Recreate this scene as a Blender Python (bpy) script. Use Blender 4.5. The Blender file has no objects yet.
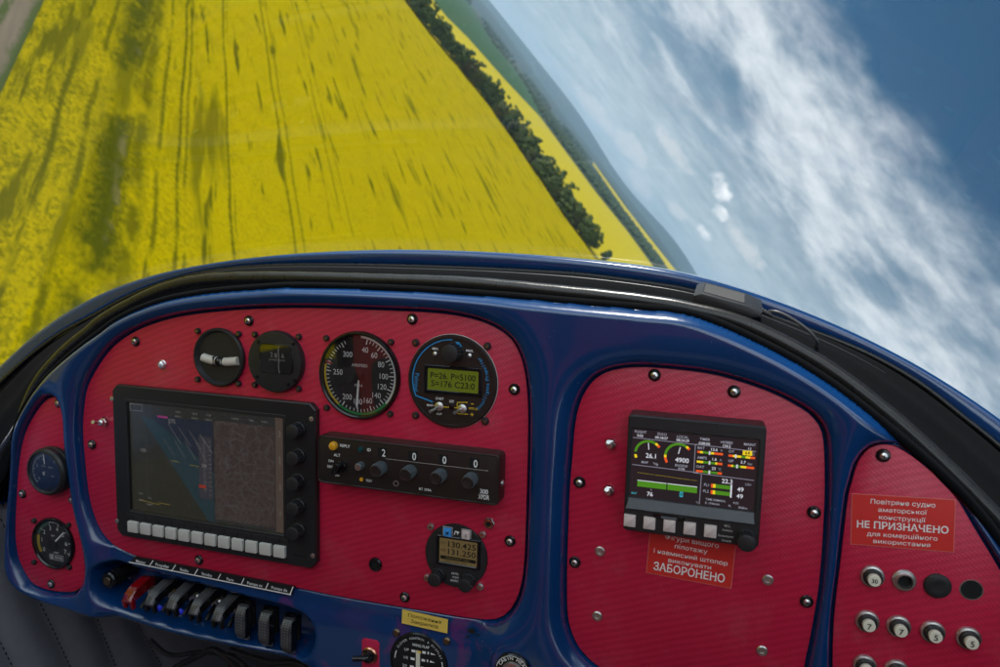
import bpy, bmesh, math, random
import numpy as np
from mathutils import Matrix, Vector
random.seed(7); rng = np.random.default_rng(7)
PI = math.pi
scene = bpy.context.scene
COL = scene.collection
# ------------------------------------------------------------------ camera calibration
# panel frame: u right along the instrument panel, v up, w out of the panel towards the seats (metres)
F = 700.0                                   # focal length in pixels of a 1000 px wide picture
CA = (-0.11253996, 0.29010545, 0.02682541)
CAM = np.array([0.18924111, 0.02799439, 0.56983638])
def _rot(a, b, c):
    ca, sa, cb, sb, cc, sc = math.cos(a), math.sin(a), math.cos(b), math.sin(b), math.cos(c), math.sin(c)
    return np.array([[cb,0,sb],[0,1,0],[-sb,0,cb]]) @ np.array([[1,0,0],[0,ca,-sa],[0,sa,ca]]) @ np.array([[cc,-sc,0],[sc,cc,0],[0,0,1]])
RC = _rot(*CA)
ALT = 35.0                                  # height of the aircraft over the field
def ray(x, y): return np.array([(x-500)/F, -(y-333.5)/F, -1.0])
def pp(x, y, w=0.0):                        # photo point -> point of the panel at height w
    d = RC @ ray(x, y); t = (w-CAM[2])/d[2]; p = CAM + d*t
    return (float(p[0]), float(p[1]))
def p3(x, y, w=0.0): return (*pp(x, y, w), w)
def Z(ox, oy, s): return lambda x, y, w=0.0: pp(ox+x/s, oy+y/s, w)
n_ = np.cross(ray(475, 0), ray(683, 275)); n_ /= np.linalg.norm(n_)      # the horizon: how far the aircraft is banked
if n_ @ ray(800, 100) < 0: n_ = -n_
f_ = np.array([0, 0, -1.0]); f_ -= f_@n_*n_; f_ /= np.linalg.norm(f_)
MC = np.stack([np.cross(f_, n_), f_, n_])   # camera -> world rotation
RW = MC @ RC.T                              # panel -> world rotation
def gnd(x, y, z=0.0):
    d = MC @ ray(x, y); t = (ALT-z)/-d[2]
    return np.array([d[0]*t, d[1]*t])
PW = Matrix.Translation((0, 0, ALT)) @ Matrix([list(map(float, r)) for r in RW]).to_4x4() @ Matrix.Translation(tuple(map(float, -CAM)))
cd = bpy.data.cameras.new('camera'); cam = bpy.data.objects.new('camera', cd); COL.objects.link(cam)
cam.matrix_world = Matrix.Translation((0, 0, ALT)) @ Matrix([list(map(float, r)) for r in MC]).to_4x4()
cd.sensor_width = 36.0; cd.lens = F/1000*36; cd.clip_start = 0.02; cd.clip_end = 60000
cd.dof.use_dof = True; cd.dof.focus_distance = 0.66; cd.dof.aperture_fstop = 9.5
scene.camera = cam

# ------------------------------------------------------------------ objects
BASE = {}
def tag(o, label, cat, group=None, kind=None):
    o['label'] = label; o['category'] = cat
    if group: o['group'] = group
    if kind: o['kind'] = kind
    return o
def thing(name, label, cat, base, group=None):
    o = bpy.data.objects.new(name, None); COL.objects.link(o)
    o.empty_display_size = 0.01
    o.matrix_world = PW @ Matrix.Translation(base); BASE[o] = Vector(base)
    return tag(o, label, cat, group)
class MB:
    def __init__(s): s.v = []; s.f = []
    def add(s, vs, fs, M=None):
        k = len(s.v)
        if M is not None: vs = [tuple(M @ Vector(p)) for p in vs]
        s.v += [tuple(p) for p in vs]; s.f += [tuple(i+k for i in f) for f in fs]
        return s
    def prism(s, pts, w0, w1, ch=0.0, M=None):          # outline (counter-clockwise) pushed from w0 to w1, front edge chamfered
        n = len(pts); vs = [(x, y, w0) for x, y in pts]; fs = [tuple(reversed(range(n)))]
        rings = [(pts, w1)] if ch <= 0 else [(pts, w1-ch), (inset(pts, ch*.3), w1-ch*.3), (inset(pts, ch), w1)]
        for r, w in rings:
            k = len(vs); vs += [(x, y, w) for x, y in r]
            fs += [(k-n+i, k-n+(i+1) % n, k+(i+1) % n, k+i) for i in range(n)]
        k = len(vs)-n; fs.append(tuple(range(k, k+n)))
        return s.add(vs, fs, M)
    def box(s, cx, cy, hx, hy, w0, w1, r=0.0, ch=0.0, M=None):
        return s.prism(rrect(cx, cy, hx, hy, r), w0, w1, ch, M)
    def ring(s, outer, inner, w0, w1, ch=0.0):          # frame between two outlines of equal point count
        n = len(outer); vs = []; fs = []
        seq = [(outer, w0), (outer, w1-ch), (inset(outer, ch) if ch else outer, w1), (inset(inner, -ch) if ch else inner, w1), (inner, w1-ch), (inner, w0)]
        for r, w in seq: vs += [(x, y, w) for x, y in r]
        for q in range(len(seq)):
            a, b = q*n, ((q+1) % len(seq))*n
            fs += [(a+i, a+(i+1) % n, b+(i+1) % n, b+i) for i in range(n)]
        return s.add(vs, fs)
    def lathe(s, c, prof, n=48, w=0.0, flute=0, depth=0.0, M=None):
        vs = []; fs = []; rows = []
        for r, h in prof:
            if r <= 1e-7: rows.append([len(vs)]); vs.append((c[0], c[1], w+h)); continue
            row = []
            for i in range(n):
                a = 2*PI*i/n; q = r*(1-depth*(0.5+0.5*math.cos(flute*a))) if flute else r
                row.append(len(vs)); vs.append((c[0]+q*math.cos(a), c[1]+q*math.sin(a), w+h))
            rows.append(row)
        for A, B in zip(rows, rows[1:]):
            for i in range(n):
                j = (i+1) % n
                if len(A) == 1 and len(B) == 1: continue
                if len(A) == 1: fs.append((A[0], B[j], B[i])) if False else fs.append((A[0], B[i], B[j]))
                elif len(B) == 1: fs.append((A[i], A[j], B[0]))
                else: fs.append((A[i], A[j], B[j], B[i]))
        return s.add(vs, fs, M)
    def sheet(s, pts, w, M=None):
        return s.add([(x, y, w) for x, y in pts], [tuple(range(len(pts)))], M)
    def rect(s, cx, cy, hx, hy, w): return s.sheet([(cx-hx, cy-hy), (cx+hx, cy-hy), (cx+hx, cy+hy), (cx-hx, cy+hy)], w)
    def line(s, a, b, t, w):
        d = Vector((b[0]-a[0], b[1]-a[1])); d.normalize(); nx, ny = -d.y*t/2, d.x*t/2
        return s.sheet([(a[0]-nx, a[1]-ny), (b[0]-nx, b[1]-ny), (b[0]+nx, b[1]+ny), (a[0]+nx, a[1]+ny)], w)
    def arc(s, c, r0, r1, a0, a1, w, n=32):             # band of a dial, angles in degrees clockwise from the top
        vs = []; fs = []
        for i in range(n+1):
            a = math.radians(90-(a0+(a1-a0)*i/n))
            vs += [(c[0]+r0*math.cos(a), c[1]+r0*math.sin(a), w), (c[0]+r1*math.cos(a), c[1]+r1*math.sin(a), w)]
        fs = [(2*i+2, 2*i, 2*i+1, 2*i+3) for i in range(n)]
        return s.add(vs, [tuple(reversed(f)) for f in fs])
    def tube(s, pts, r, n=12, caps=True, M=None):
        P = [Vector(p) for p in pts]; vs = []; fs = []; up = None
        for i, p in enumerate(P):
            t = (P[min(i+1, len(P)-1)]-P[max(i-1, 0)]).normalized()
            if up is None:
                up = Vector((0, 0, 1)) if abs(t.z) < .9 else Vector((0, 1, 0))
            a = (up-t*up.dot(t)).normalized(); up = a; b = t.cross(a); rr = r[i] if isinstance(r, (list, tuple)) else r
            vs += [tuple(p+(a*math.cos(2*PI*k/n)+b*math.sin(2*PI*k/n))*rr) for k in range(n)]
        for i in range(len(P)-1):
            fs += [(i*n+k, i*n+(k+1) % n, (i+1)*n+(k+1) % n, (i+1)*n+k) for k in range(n)]
        if caps: fs += [tuple(reversed(range(n))), tuple(range(len(vs)-n, len(vs)))]
        return s.add(vs, fs, M)
    def loft(s, rows, close=False):
        n = len(rows[0]); vs = [p for r in rows for p in r]; fs = []
        m = len(rows)
        for q in range(m if close else m-1):
            a, b = q*n, ((q+1) % m)*n
            fs += [(a+i, a+i+1, b+i+1, b+i) for i in range(n-1)]
        return s.add(vs, fs)
    def build(s, name, mat, parent=None, base=(0, 0, 0), smooth=32):
        me = bpy.data.meshes.new(name); b = BASE.get(parent, Vector(base))
        me.from_pydata([(x-b.x, y-b.y, z-b.z) for x, y, z in s.v], [], s.f); me.update()
        if smooth:
            me.polygons.foreach_set('use_smooth', [True]*len(me.polygons)); me.set_sharp_from_angle(angle=math.radians(smooth))
        me.materials.append(mat)
        o = bpy.data.objects.new(name, me); COL.objects.link(o)
        if parent is not None: o.parent = parent; BASE[o] = BASE[parent]
        else: o.matrix_world = PW @ Matrix.Translation(base); BASE[o] = Vector(base)
        return o
def inset(pts, d):
    n = len(pts); out = []
    for i in range(n):
        a, b, c = Vector(pts[i-1]), Vector(pts[i]), Vector(pts[(i+1) % n])
        e1, e2 = (b-a), (c-b)
        if e1.length < 1e-9: e1 = e2
        if e2.length < 1e-9: e2 = e1
        e1 = e1.normalized(); e2 = e2.normalized()
        n1, n2 = Vector((-e1.y, e1.x)), Vector((-e2.y, e2.x)); m = n1+n2
        if m.length < 1e-6: m = n1
        m.normalize(); k = d/max(.35, m.dot(n1)); out.append((b.x+m.x*k, b.y+m.y*k))
    return out
def rrect(cx, cy, hx, hy, r=0.0, n=5):
    if r <= 0: return [(cx-hx, cy-hy), (cx+hx, cy-hy), (cx+hx, cy+hy), (cx-hx, cy+hy)]
    pts = []
    for sx, sy, a0 in ((1, -1, -90), (1, 1, 0), (-1, 1, 90), (-1, -1, 180)):
        for i in range(n+1):
            a = math.radians(a0+90*i/n); pts.append((cx+sx*(hx-r)+r*math.cos(a), cy+sy*(hy-r)+r*math.sin(a)))
    return pts
def crect(cx, cy, hx, hy, c):                            # rectangle with cut corners
    return [(cx-hx+c, cy-hy), (cx+hx-c, cy-hy), (cx+hx, cy-hy+c), (cx+hx, cy+hy-c), (cx+hx-c, cy+hy), (cx-hx+c, cy+hy), (cx-hx, cy+hy-c), (cx-hx, cy-hy+c)]
def circ(c, r, n=48): return [(c[0]+r*math.cos(2*PI*i/n), c[1]+r*math.sin(2*PI*i/n)) for i in range(n)]
def spline(pts, n, closed=False):                        # Catmull-Rom, resampled by arc length
    P = [np.array(p, float) for p in pts]
    if closed: P = [P[-1]]+P+[P[0], P[1]]
    else: P = [2*P[0]-P[1]]+P+[2*P[-1]-P[-2]]
    out = []
    for i in range(1, len(P)-2):
        for t in np.linspace(0, 1, 14, endpoint=False):
            a, b, c, d = P[i-1], P[i], P[i+1], P[i+2]
            out.append(.5*(2*b+(c-a)*t+(2*a-5*b+4*c-d)*t*t+(3*b-a-3*c+d)*t**3))
    out.append(P[-2]); out = np.array(out)
    L = np.r_[0, np.cumsum(np.linalg.norm(np.diff(out, axis=0), axis=1))]
    q = np.linspace(0, L[-1], n, endpoint=not closed)
    return np.stack([np.interp(q, L, out[:, k]) for k in range(out.shape[1])], 1)
# ------------------------------------------------------------------ lettering
_TX = {}
def glyphs(s, bold=0.0):
    k = (s, bold)
    if k in _TX: return _TX[k]
    c = bpy.data.curves.new('lettering', 'FONT'); c.body = s; c.size = 1.0; c.offset = bold; c.resolution_u = 3
    o = bpy.data.objects.new('lettering', c); COL.objects.link(o)
    dg = bpy.context.evaluated_depsgraph_get(); dg.update()
    me = bpy.data.meshes.new_from_object(o.evaluated_get(dg))
    v = [(p.co.x, p.co.y) for p in me.vertices]; f = [tuple(p.vertices) for p in me.polygons]
    ec = {}
    for p in f:
        for i in range(len(p)):
            e = tuple(sorted((p[i], p[(i+1) % len(p)]))); ec[e] = ec.get(e, 0)+1
    be = [e for e, q in ec.items() if q == 1]
    bpy.data.objects.remove(o); bpy.data.curves.remove(c); bpy.data.meshes.remove(me)
    _TX[k] = (v, f, be); return _TX[k]
CAPH = max(y for _, y in glyphs('H')[0])
XH = max(y for _, y in glyphs('x')[0])
def text(mb, s, c, h, w, align='C', rot=0.0, bold=0.0, slab=False, sx=1.0, width=None, mono=False):
    v, f, be = glyphs(s, bold)
    if not v: return
    k = h/CAPH; x0, x1 = min(p[0] for p in v), max(p[0] for p in v)
    if width: sx = width/((x1-x0)*k)
    ox = {'C': (x0+x1)/2, 'L': x0, 'R': x1}[align]; ca, sa = math.cos(rot), math.sin(rot)
    def P(x, y, dw=0.0):
        X, Y = (x-ox)*k*sx, (y-CAPH/2)*k
        return (c[0]+X*ca-Y*sa, c[1]+X*sa+Y*ca, w+dw)
    mb.add([P(x, y) for x, y in v], f)
    if slab:
        for a, b in be:
            (xa, ya), (xb, yb) = v[a], v[b]
            if abs(ya-yb) > 0.004: continue
            L = abs(xa-xb)
            if not 0.05 < L < 0.24: continue
            for y0, up in ((0, 1), (CAPH, -1)):
                if abs(ya-y0) < 0.02+bold:
                    l, r = min(xa, xb)-0.055, max(xa, xb)+0.055; t = ya+up*0.06
                    q = [P(l, min(ya, t), 4e-6), P(r, min(ya, t), 4e-6), P(r, max(ya, t), 4e-6), P(l, max(ya, t), 4e-6)]
                    mb.add(q, [(0, 1, 2, 3)]); break
def arctext(mb, s, c, r, a_mid, h, w, step, bold=0.0, flip=False):      # letters set round a dial, angles clockwise from the top
    n = len(s)
    for i, ch in enumerate(s):
        a = a_mid+(i-(n-1)/2)*step*(-1 if flip else 1)
        if ch == ' ': continue
        t = math.radians(90-a); text(mb, ch, (c[0]+r*math.cos(t), c[1]+r*math.sin(t)), h, w, rot=t-PI/2+(PI if flip else 0), bold=bold)
# ------------------------------------------------------------------ materials
def nodes(m):
    m.use_nodes = True; nt = m.node_tree; nt.nodes.clear(); return nt
class G:                                                # small wrapper for wiring nodes
    def __init__(s, nt): s.nt = nt
    def n(s, t, **kw):
        o = s.nt.nodes.new(t)
        for k, v in kw.items():
            if k.startswith('_'): setattr(o, k[1:], v)
        for k, v in kw.items():
            if not k.startswith('_'): s.set(o.inputs[int(k[1:])] if k[0] == 'i' and k[1:].isdigit() else o.inputs[k.replace('__', ' ')], v)
        return o
    def set(s, i, v):
        if hasattr(v, 'is_output') or isinstance(v, bpy.types.NodeSocket): s.nt.links.new(v, i)
        elif isinstance(v, bpy.types.Node): s.nt.links.new(v.outputs[0], i)
        else: i.default_value = v
    def m(s, op, a, b=0.0, c=0.0, clamp=False):
        o = s.nt.nodes.new('ShaderNodeMath'); o.operation = op; o.use_clamp = clamp
        s.set(o.inputs[0], a); s.set(o.inputs[1], b); s.set(o.inputs[2], c); return o.outputs[0]
    def mix(s, f, a, b, mode='MIX'):
        o = s.nt.nodes.new('ShaderNodeMix'); o.data_type = 'RGBA'; o.blend_type = mode
        s.set(o.inputs[0], f); s.set(o.inputs[6], a if not isinstance(a, tuple) else (*a[:3], 1)); s.set(o.inputs[7], b if not isinstance(b, tuple) else (*b[:3], 1)); return o.outputs[2]
    def noise(s, vec, scale, detail=4.0, rough=.55, dist=0.0, out=0):
        o = s.n('ShaderNodeTexNoise', Scale=scale, Detail=detail, Roughness=rough, Distortion=dist)
        if vec is not None: s.set(o.inputs['Vector'], vec)
        return o.outputs[out]
    def step(s, x, lo, hi):
        o = s.n('ShaderNodeMapRange', _interpolation_type='SMOOTHSTEP', i1=lo, i2=hi, i3=0.0, i4=1.0); s.set(o.inputs[0], x); return o.outputs[0]
    def ramp(s, x, stops):
        o = s.nt.nodes.new('ShaderNodeValToRGB'); s.set(o.inputs[0], x); e = o.color_ramp.elements
        while len(e) < len(stops): e.new(0.5)
        for q, (p, c) in zip(e, stops): q.position = p; q.color = (c, c, c, 1) if not isinstance(c, tuple) else (*c[:3], 1)
        return o.outputs[0]
    def xyz(s, x, y, z=0.0):
        o = s.nt.nodes.new('ShaderNodeCombineXYZ'); s.set(o.inputs[0], x); s.set(o.inputs[1], y); s.set(o.inputs[2], z); return o.outputs[0]
    def out(s, sh, vol=None, disp=None):
        o = s.nt.nodes.new('ShaderNodeOutputMaterial')
        if sh is not None: s.nt.links.new(sh, o.inputs[0])
        if vol is not None: s.nt.links.new(vol, o.inputs[1])
def mat(name, col, rough=.5, metal=0.0, coat=0.0, wear=0.12, bump=0.0, bscale=900.0, emit=None, spec=.5, scale=60.0):
    m = bpy.data.materials.new(name); g = G(nodes(m))
    tc = g.n('ShaderNodeTexCoord').outputs['Object']
    b = g.n('ShaderNodeBsdfPrincipled', Roughness=rough, Metallic=metal)
    b.inputs['Coat Weight'].default_value = coat; b.inputs['Coat Roughness'].default_value = .06; b.inputs['Specular IOR Level'].default_value = spec
    c = (*col, 1)
    if wear:
        n = g.noise(tc, scale, 5, .6)
        g.set(b.inputs['Base Color'], g.mix(n, tuple(x*(1-wear) for x in col), tuple(min(1, x*(1+wear)) for x in col)))
        g.set(b.inputs['Roughness'], g.m('MULTIPLY_ADD', g.noise(tc, scale*2.3, 6, .7), rough*.7, rough*.65))
    else: b.inputs['Base Color'].default_value = c
    if bump:
        g.set(b.inputs['Normal'], g.n('ShaderNodeBump', Strength=bump, Distance=.0004, Height=g.noise(tc, bscale, 3)).outputs[0])
    if emit: b.inputs['Emission Color'].default_value = (*emit[0], 1); b.inputs['Emission Strength'].default_value = emit[1]
    g.out(b.outputs[0]); return m
M = dict(
    blue_print=mat('blue print', (.02, .25, .55), .5, wear=0), white=mat('white print', (.86, .86, .84), .5, wear=.05), grey_print=mat('faded print', (.42, .40, .38), .5, wear=0),
    yellow=mat('yellow print', (.75, .5, .02), .5, wear=0), green=mat('green print', (.02, .33, .08), .5, wear=0), red=mat('red print', (.6, .05, .02), .5, wear=0),
    plastic=mat('black plastic', (.018, .018, .019), .42, bump=.25), satin=mat('black anodised metal', (.016, .016, .017), .34, bump=.12, bscale=1600),
    brownblack=mat('brown black paint', (.021, .016, .014), .36, bump=.2, bscale=1300), matte=mat('dial black', (.010, .010, .011), .62), gloss=mat('gloss black', (.008, .008, .009), .14),
    rubber=mat('black rubber', (.018, .017, .016), .29, bump=.15, bscale=420, wear=.3), carpet=mat('dark trim felt', (.0050, .0055, .0065), 1.0, bump=1.0, bscale=1500, wear=.45, scale=300, spec=.08),
    chrome=mat('polished steel', (.86, .85, .82), .30, 1.0), steel=mat('dull steel', (.66, .65, .62), .36, 1.0), brass=mat('tarnished screw', (.30, .22, .14), .35, 1.0), copper=mat('copper ring', (.75, .35, .22), .28, 1.0),
    button=mat('pale grey key', (.56, .55, .50), .55, wear=.08, bump=.2), pinkbutton=mat('pale pink key', (.60, .50, .47), .5, wear=.08), cream=mat('cream cap', (.78, .74, .60), .4, wear=.05),
    amber=mat('amber lens', (.75, .36, .02), .12, coat=.5), teal=mat('dark teal lens', (.01, .06, .07), .15), orange=mat('orange plastic', (.9, .30, .12), .4),
    sticker_red=mat('red sticker', (.62, .030, .024), .38, wear=.06), sticker_yellow=mat('yellow sticker', (.80, .56, .10), .45, wear=.05), sticker_black=mat('black label', (.012, .012, .013), .4),
    pinkplate=mat('pink painted plate', (.52, .02, .07), .4), ledblue=mat('blue lens', (.02, .03, .6), .2, emit=((.03, .05, 1), .06)), hole=mat('empty hole', (.003, .003, .003), .9, wear=0),
    ledge=mat('grey bezel ledge', (.10, .115, .125), .5), ltblue=mat('light blue key', (.04, .28, .70), .4), crystal=mat('clear lens', (.8, .82, .84), .06, .6),
    dialblue=mat('blue tinted dial', (.006, .010, .032), .25), ivory=mat('ivory tube', (.62, .58, .50), .25), dark=mat('dark cabin trim', (.012, .012, .014), .9), whitecable=mat('grey cable', (.06, .06, .062), .35),
)
def emis(name, col, st, base=(0, 0, 0), rough=.25):
    return mat(name, base, rough, wear=0, emit=(col, st))
M.update(e_white=emis('lit white pixels', (.72, .72, .80), .45), e_dim=emis('dim white pixels', (.50, .50, .60), .32), e_green=emis('lit green pixels', (.07, .24, .014), .5), e_yellow=emis('lit yellow pixels', (.85, .62, .02), .5),
         e_red=emis('lit red pixels', (.80, .10, .02), .5), e_cyan=emis('lit cyan pixels', (.05, .45, .55), .45), e_grey=emis('lit grey pixels', (.35, .33, .42), .3),
         lcd_dark=emis('dark display', (.035, .025, .03), .25, (.008, .006, .007), .18), lcd_green=emis('green display', (.10, .13, .008), .30, (.035, .042, .008), .2), lcd_amber=emis('amber display', (.13, .09, .035), .30, (.035, .028, .014), .25),
         lcd_ink=mat('display ink', (.008, .010, .006), .4, wear=0), lcd_ink_soft=mat('soft display ink', (.02, .026, .008), .4, wear=0))
def glass_mat(name, tint=(1, 1, 1), f0=1.0, rough=0.02):
    m = bpy.data.materials.new(name); g = G(nodes(m))
    t = g.n('ShaderNodeBsdfTransparent', Color=(*tint, 1)); s = g.n('ShaderNodeBsdfGlossy', Roughness=rough)
    ge = g.n('ShaderNodeNewGeometry'); dt = g.n('ShaderNodeVectorMath', _operation='DOT_PRODUCT'); g.set(dt.inputs[0], ge.outputs['Normal']); g.set(dt.inputs[1], ge.outputs['Incoming'])
    fr = g.m('MULTIPLY_ADD', g.m('POWER', g.m('SUBTRACT', 1.0, g.m('ABSOLUTE', dt.outputs['Value'])), 5.0), .9*f0, .05*f0, clamp=True)      # thin sheet: same from both sides
    x = g.n('ShaderNodeMixShader'); g.set(x.inputs[0], fr); g.set(x.inputs[1], t.outputs[0]); g.set(x.inputs[2], s.outputs[0])
    g.out(x.outputs[0]); return m
M['domed'] = glass_mat('domed instrument glass', (.9, .9, .9), 3.4, .04); M['screenglass'] = glass_mat('smeared screen glass', (.95, .95, .95), 1.6, .16)
M['cover'] = glass_mat('instrument glass', (.93, .93, .93), 2.0, .03)
M['canopy'] = glass_mat('canopy acrylic', (.955, .965, .97), .8, .02)
M['redclear'] = None
def canopy_mat():                                        # thin acrylic with faint wiping smears and dust
    m = glass_mat('canopy acrylic', (.96, .967, .97), .7, .02); nt = m.node_tree; g = G(nt); tc = g.n('ShaderNodeTexCoord').outputs['Object']
    out = [n for n in nt.nodes if n.type == 'OUTPUT_MATERIAL'][0]; sh = out.inputs[0].links[0].from_socket
    mp = g.n('ShaderNodeMapping'); g.set(mp.inputs[0], tc); mp.inputs['Rotation'].default_value = (.3, .5, .7); mp.inputs['Scale'].default_value = (2, 34, 9)
    sm = g.step(g.noise(mp.outputs[0], 1.0, 7, .7), .54, .80); sp = g.m('GREATER_THAN', g.noise(tc, 420.0, 2), .80)
    df = g.n('ShaderNodeBsdfDiffuse'); df.inputs[0].default_value = (.8, .8, .8, 1)
    x = g.n('ShaderNodeMixShader'); g.set(x.inputs[0], g.m('ADD', g.m('MULTIPLY', sm, .035), g.m('MULTIPLY', sp, .10))); g.set(x.inputs[1], sh); g.set(x.inputs[2], df.outputs[0]); nt.links.new(x.outputs[0], out.inputs[0]); return m
M['canopy'] = canopy_mat()
def red_clear():
    m = bpy.data.materials.new('translucent red plastic'); g = G(nodes(m))
    b = g.n('ShaderNodeBsdfPrincipled', Roughness=.18); b.inputs['Base Color'].default_value = (.36, .003, .007, 1); b.inputs['Transmission Weight'].default_value = .45
    b.inputs['Coat Weight'].default_value = .6
    g.out(b.outputs[0]); return m
M['redclear'] = red_clear()
def carbon(name, lo, hi, pitch, ang, rough, coat, bump, per=4.0):
    """2x2 twill: floor the two thread directions, threads over and under alternate along the diagonal"""
    m = bpy.data.materials.new(name); g = G(nodes(m)); tc = g.n('ShaderNodeTexCoord').outputs['Object']
    sp_ = g.n('ShaderNodeSeparateXYZ', Vector=tc); ca, sa = math.cos(ang), math.sin(ang)
    class sp: outputs = [sp_.outputs[0], g.m('SUBTRACT', sp_.outputs[1], sp_.outputs[2])]
    nz = g.m('MULTIPLY', g.m('SUBTRACT', g.noise(tc, 25.0, 2), .5), pitch*1.2)
    x = g.m('DIVIDE', g.m('ADD', g.m('ADD', g.m('MULTIPLY', sp.outputs[0], ca), g.m('MULTIPLY', sp.outputs[1], sa)), nz), pitch)
    y = g.m('DIVIDE', g.m('ADD', g.m('SUBTRACT', g.m('MULTIPLY', sp.outputs[1], ca), g.m('MULTIPLY', sp.outputs[0], sa)), nz), pitch)
    k = g.m('FLOORED_MODULO', g.m('ADD', g.m('FLOOR', x), g.m('FLOOR', y)), per)
    over = g.m('LESS_THAN', k, per/2-.5)
    fx = g.m('ABSOLUTE', g.m('SUBTRACT', g.m('FRACT', x), .5)); fy = g.m('ABSOLUTE', g.m('SUBTRACT', g.m('FRACT', y), .5))
    edge = g.m('ADD', g.m('MULTIPLY', over, fx), g.m('MULTIPLY', g.m('SUBTRACT', 1.0, over), fy))      # dark seam beside each thread
    hgt = g.m('SUBTRACT', g.m('MULTIPLY', over, .6), edge)
    big = g.noise(tc, 9.0, 3, .5)
    b = g.n('ShaderNodeBsdfPrincipled')
    f = g.m('ADD', g.m('MULTIPLY', over, .62), g.m('MULTIPLY', edge, -.5))
    f = g.m('ADD', f, g.m('MULTIPLY', big, .35), clamp=True)
    dust = g.m('MULTIPLY', g.step(g.noise(tc, 17.0, 7, .7), .48, .75), .10)
    g.set(b.inputs['Base Color'], g.mix(dust, g.mix(f, lo, hi), (.45, .33, .33))); g.set(b.inputs['Roughness'], g.m('ADD', g.m('MULTIPLY_ADD', over, -.08, rough-.06), g.m('MULTIPLY', g.noise(tc, 40.0, 6, .7), .2)))
    b.inputs['Coat Weight'].default_value = coat; b.inputs['Coat Roughness'].default_value = .25
    g.set(b.inputs['Normal'], g.n('ShaderNodeBump', Strength=bump, Distance=.0006, Height=hgt).outputs[0])
    g.out(b.outputs[0]); return m
M['pink'] = carbon('pink carbon weave', (.47, .008, .042), (.58, .015, .060), .0020, math.radians(66), .40, .10, .22)
M['guard'] = carbon('silver black carbon weave', (.004, .004, .005), (.17, .17, .18), .0021, math.radians(45), .3, .3, .4, 2.0)
def blue_paint(patchy=False):
    m = bpy.data.materials.new('worn blue paint' if patchy else 'deep blue paint'); g = G(nodes(m)); tc = g.n('ShaderNodeTexCoord').outputs['Object']
    b = g.n('ShaderNodeBsdfPrincipled', Roughness=.24)
    big = g.noise(tc, 14.0, 5, .6)
    col = g.mix(big, (.0016, .027, .112), (.0028, .046, .165))
    fl = g.n('ShaderNodeTexVoronoi', Scale=230.0, Vector=tc); speck = g.m('LESS_THAN', fl.outputs[0], .07)
    rare = g.m('GREATER_THAN', g.noise(tc, 31.0, 2), .63)
    col = g.mix(g.m('MULTIPLY', speck, rare), col, (.25, .30, .38))
    # purple patches low on the panel, by the flap gauge
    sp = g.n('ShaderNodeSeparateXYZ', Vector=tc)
    blotch = g.m('MULTIPLY', g.step(g.noise(tc, 22.0, 6, .65, .6), .53, .66), g.m('MULTIPLY', g.step(sp.outputs[1], .045, .005), g.m('MULTIPLY', g.step(sp.outputs[0], -.16, -.11), g.step(sp.outputs[0], .13, .08))))
    if patchy: col = g.mix(g.m('MULTIPLY', blotch, .8), col, (.11, .022, .13))
    g.set(b.inputs['Base Color'], col)
    g.set(b.inputs['Roughness'], g.m('MULTIPLY_ADD', g.noise(tc, 60.0, 6, .7), .16, .14))
    b.inputs['Coat Weight'].default_value = 1.0; b.inputs['Coat Roughness'].default_value = .07
    g.set(b.inputs['Normal'], g.n('ShaderNodeBump', Strength=.06, Distance=.001, Height=g.noise(tc, 130.0, 3)).outputs[0])
    g.out(b.outputs[0]); return m
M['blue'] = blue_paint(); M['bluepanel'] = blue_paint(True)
HAZE = 7.0e-5; SUN_AZ, SUN_EL, SUN_ST = -75.0, 38.0, 3.1; SKY_ST = .053; SKY_TINT = (.17, .41, .51); CLOUD_ST = .74; CLOUD_FILL = 1.5; EXPO = 0.93
SOFT = [(-9.5, 2.2, .05, .012), (-5.5, 2.6, .04, .016), (-2.6, 1.6, .035, .012), (.6, 2.6, .03, .010), (-3.5, 5.0, .05, .012), (6.0, 5.0, .05, .014)]
PUFFS = [(1.3, 6.2, .024, .014), (2.9, 5.0, .015, .010), (3.4, 3.2, .017, .008)]
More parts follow.
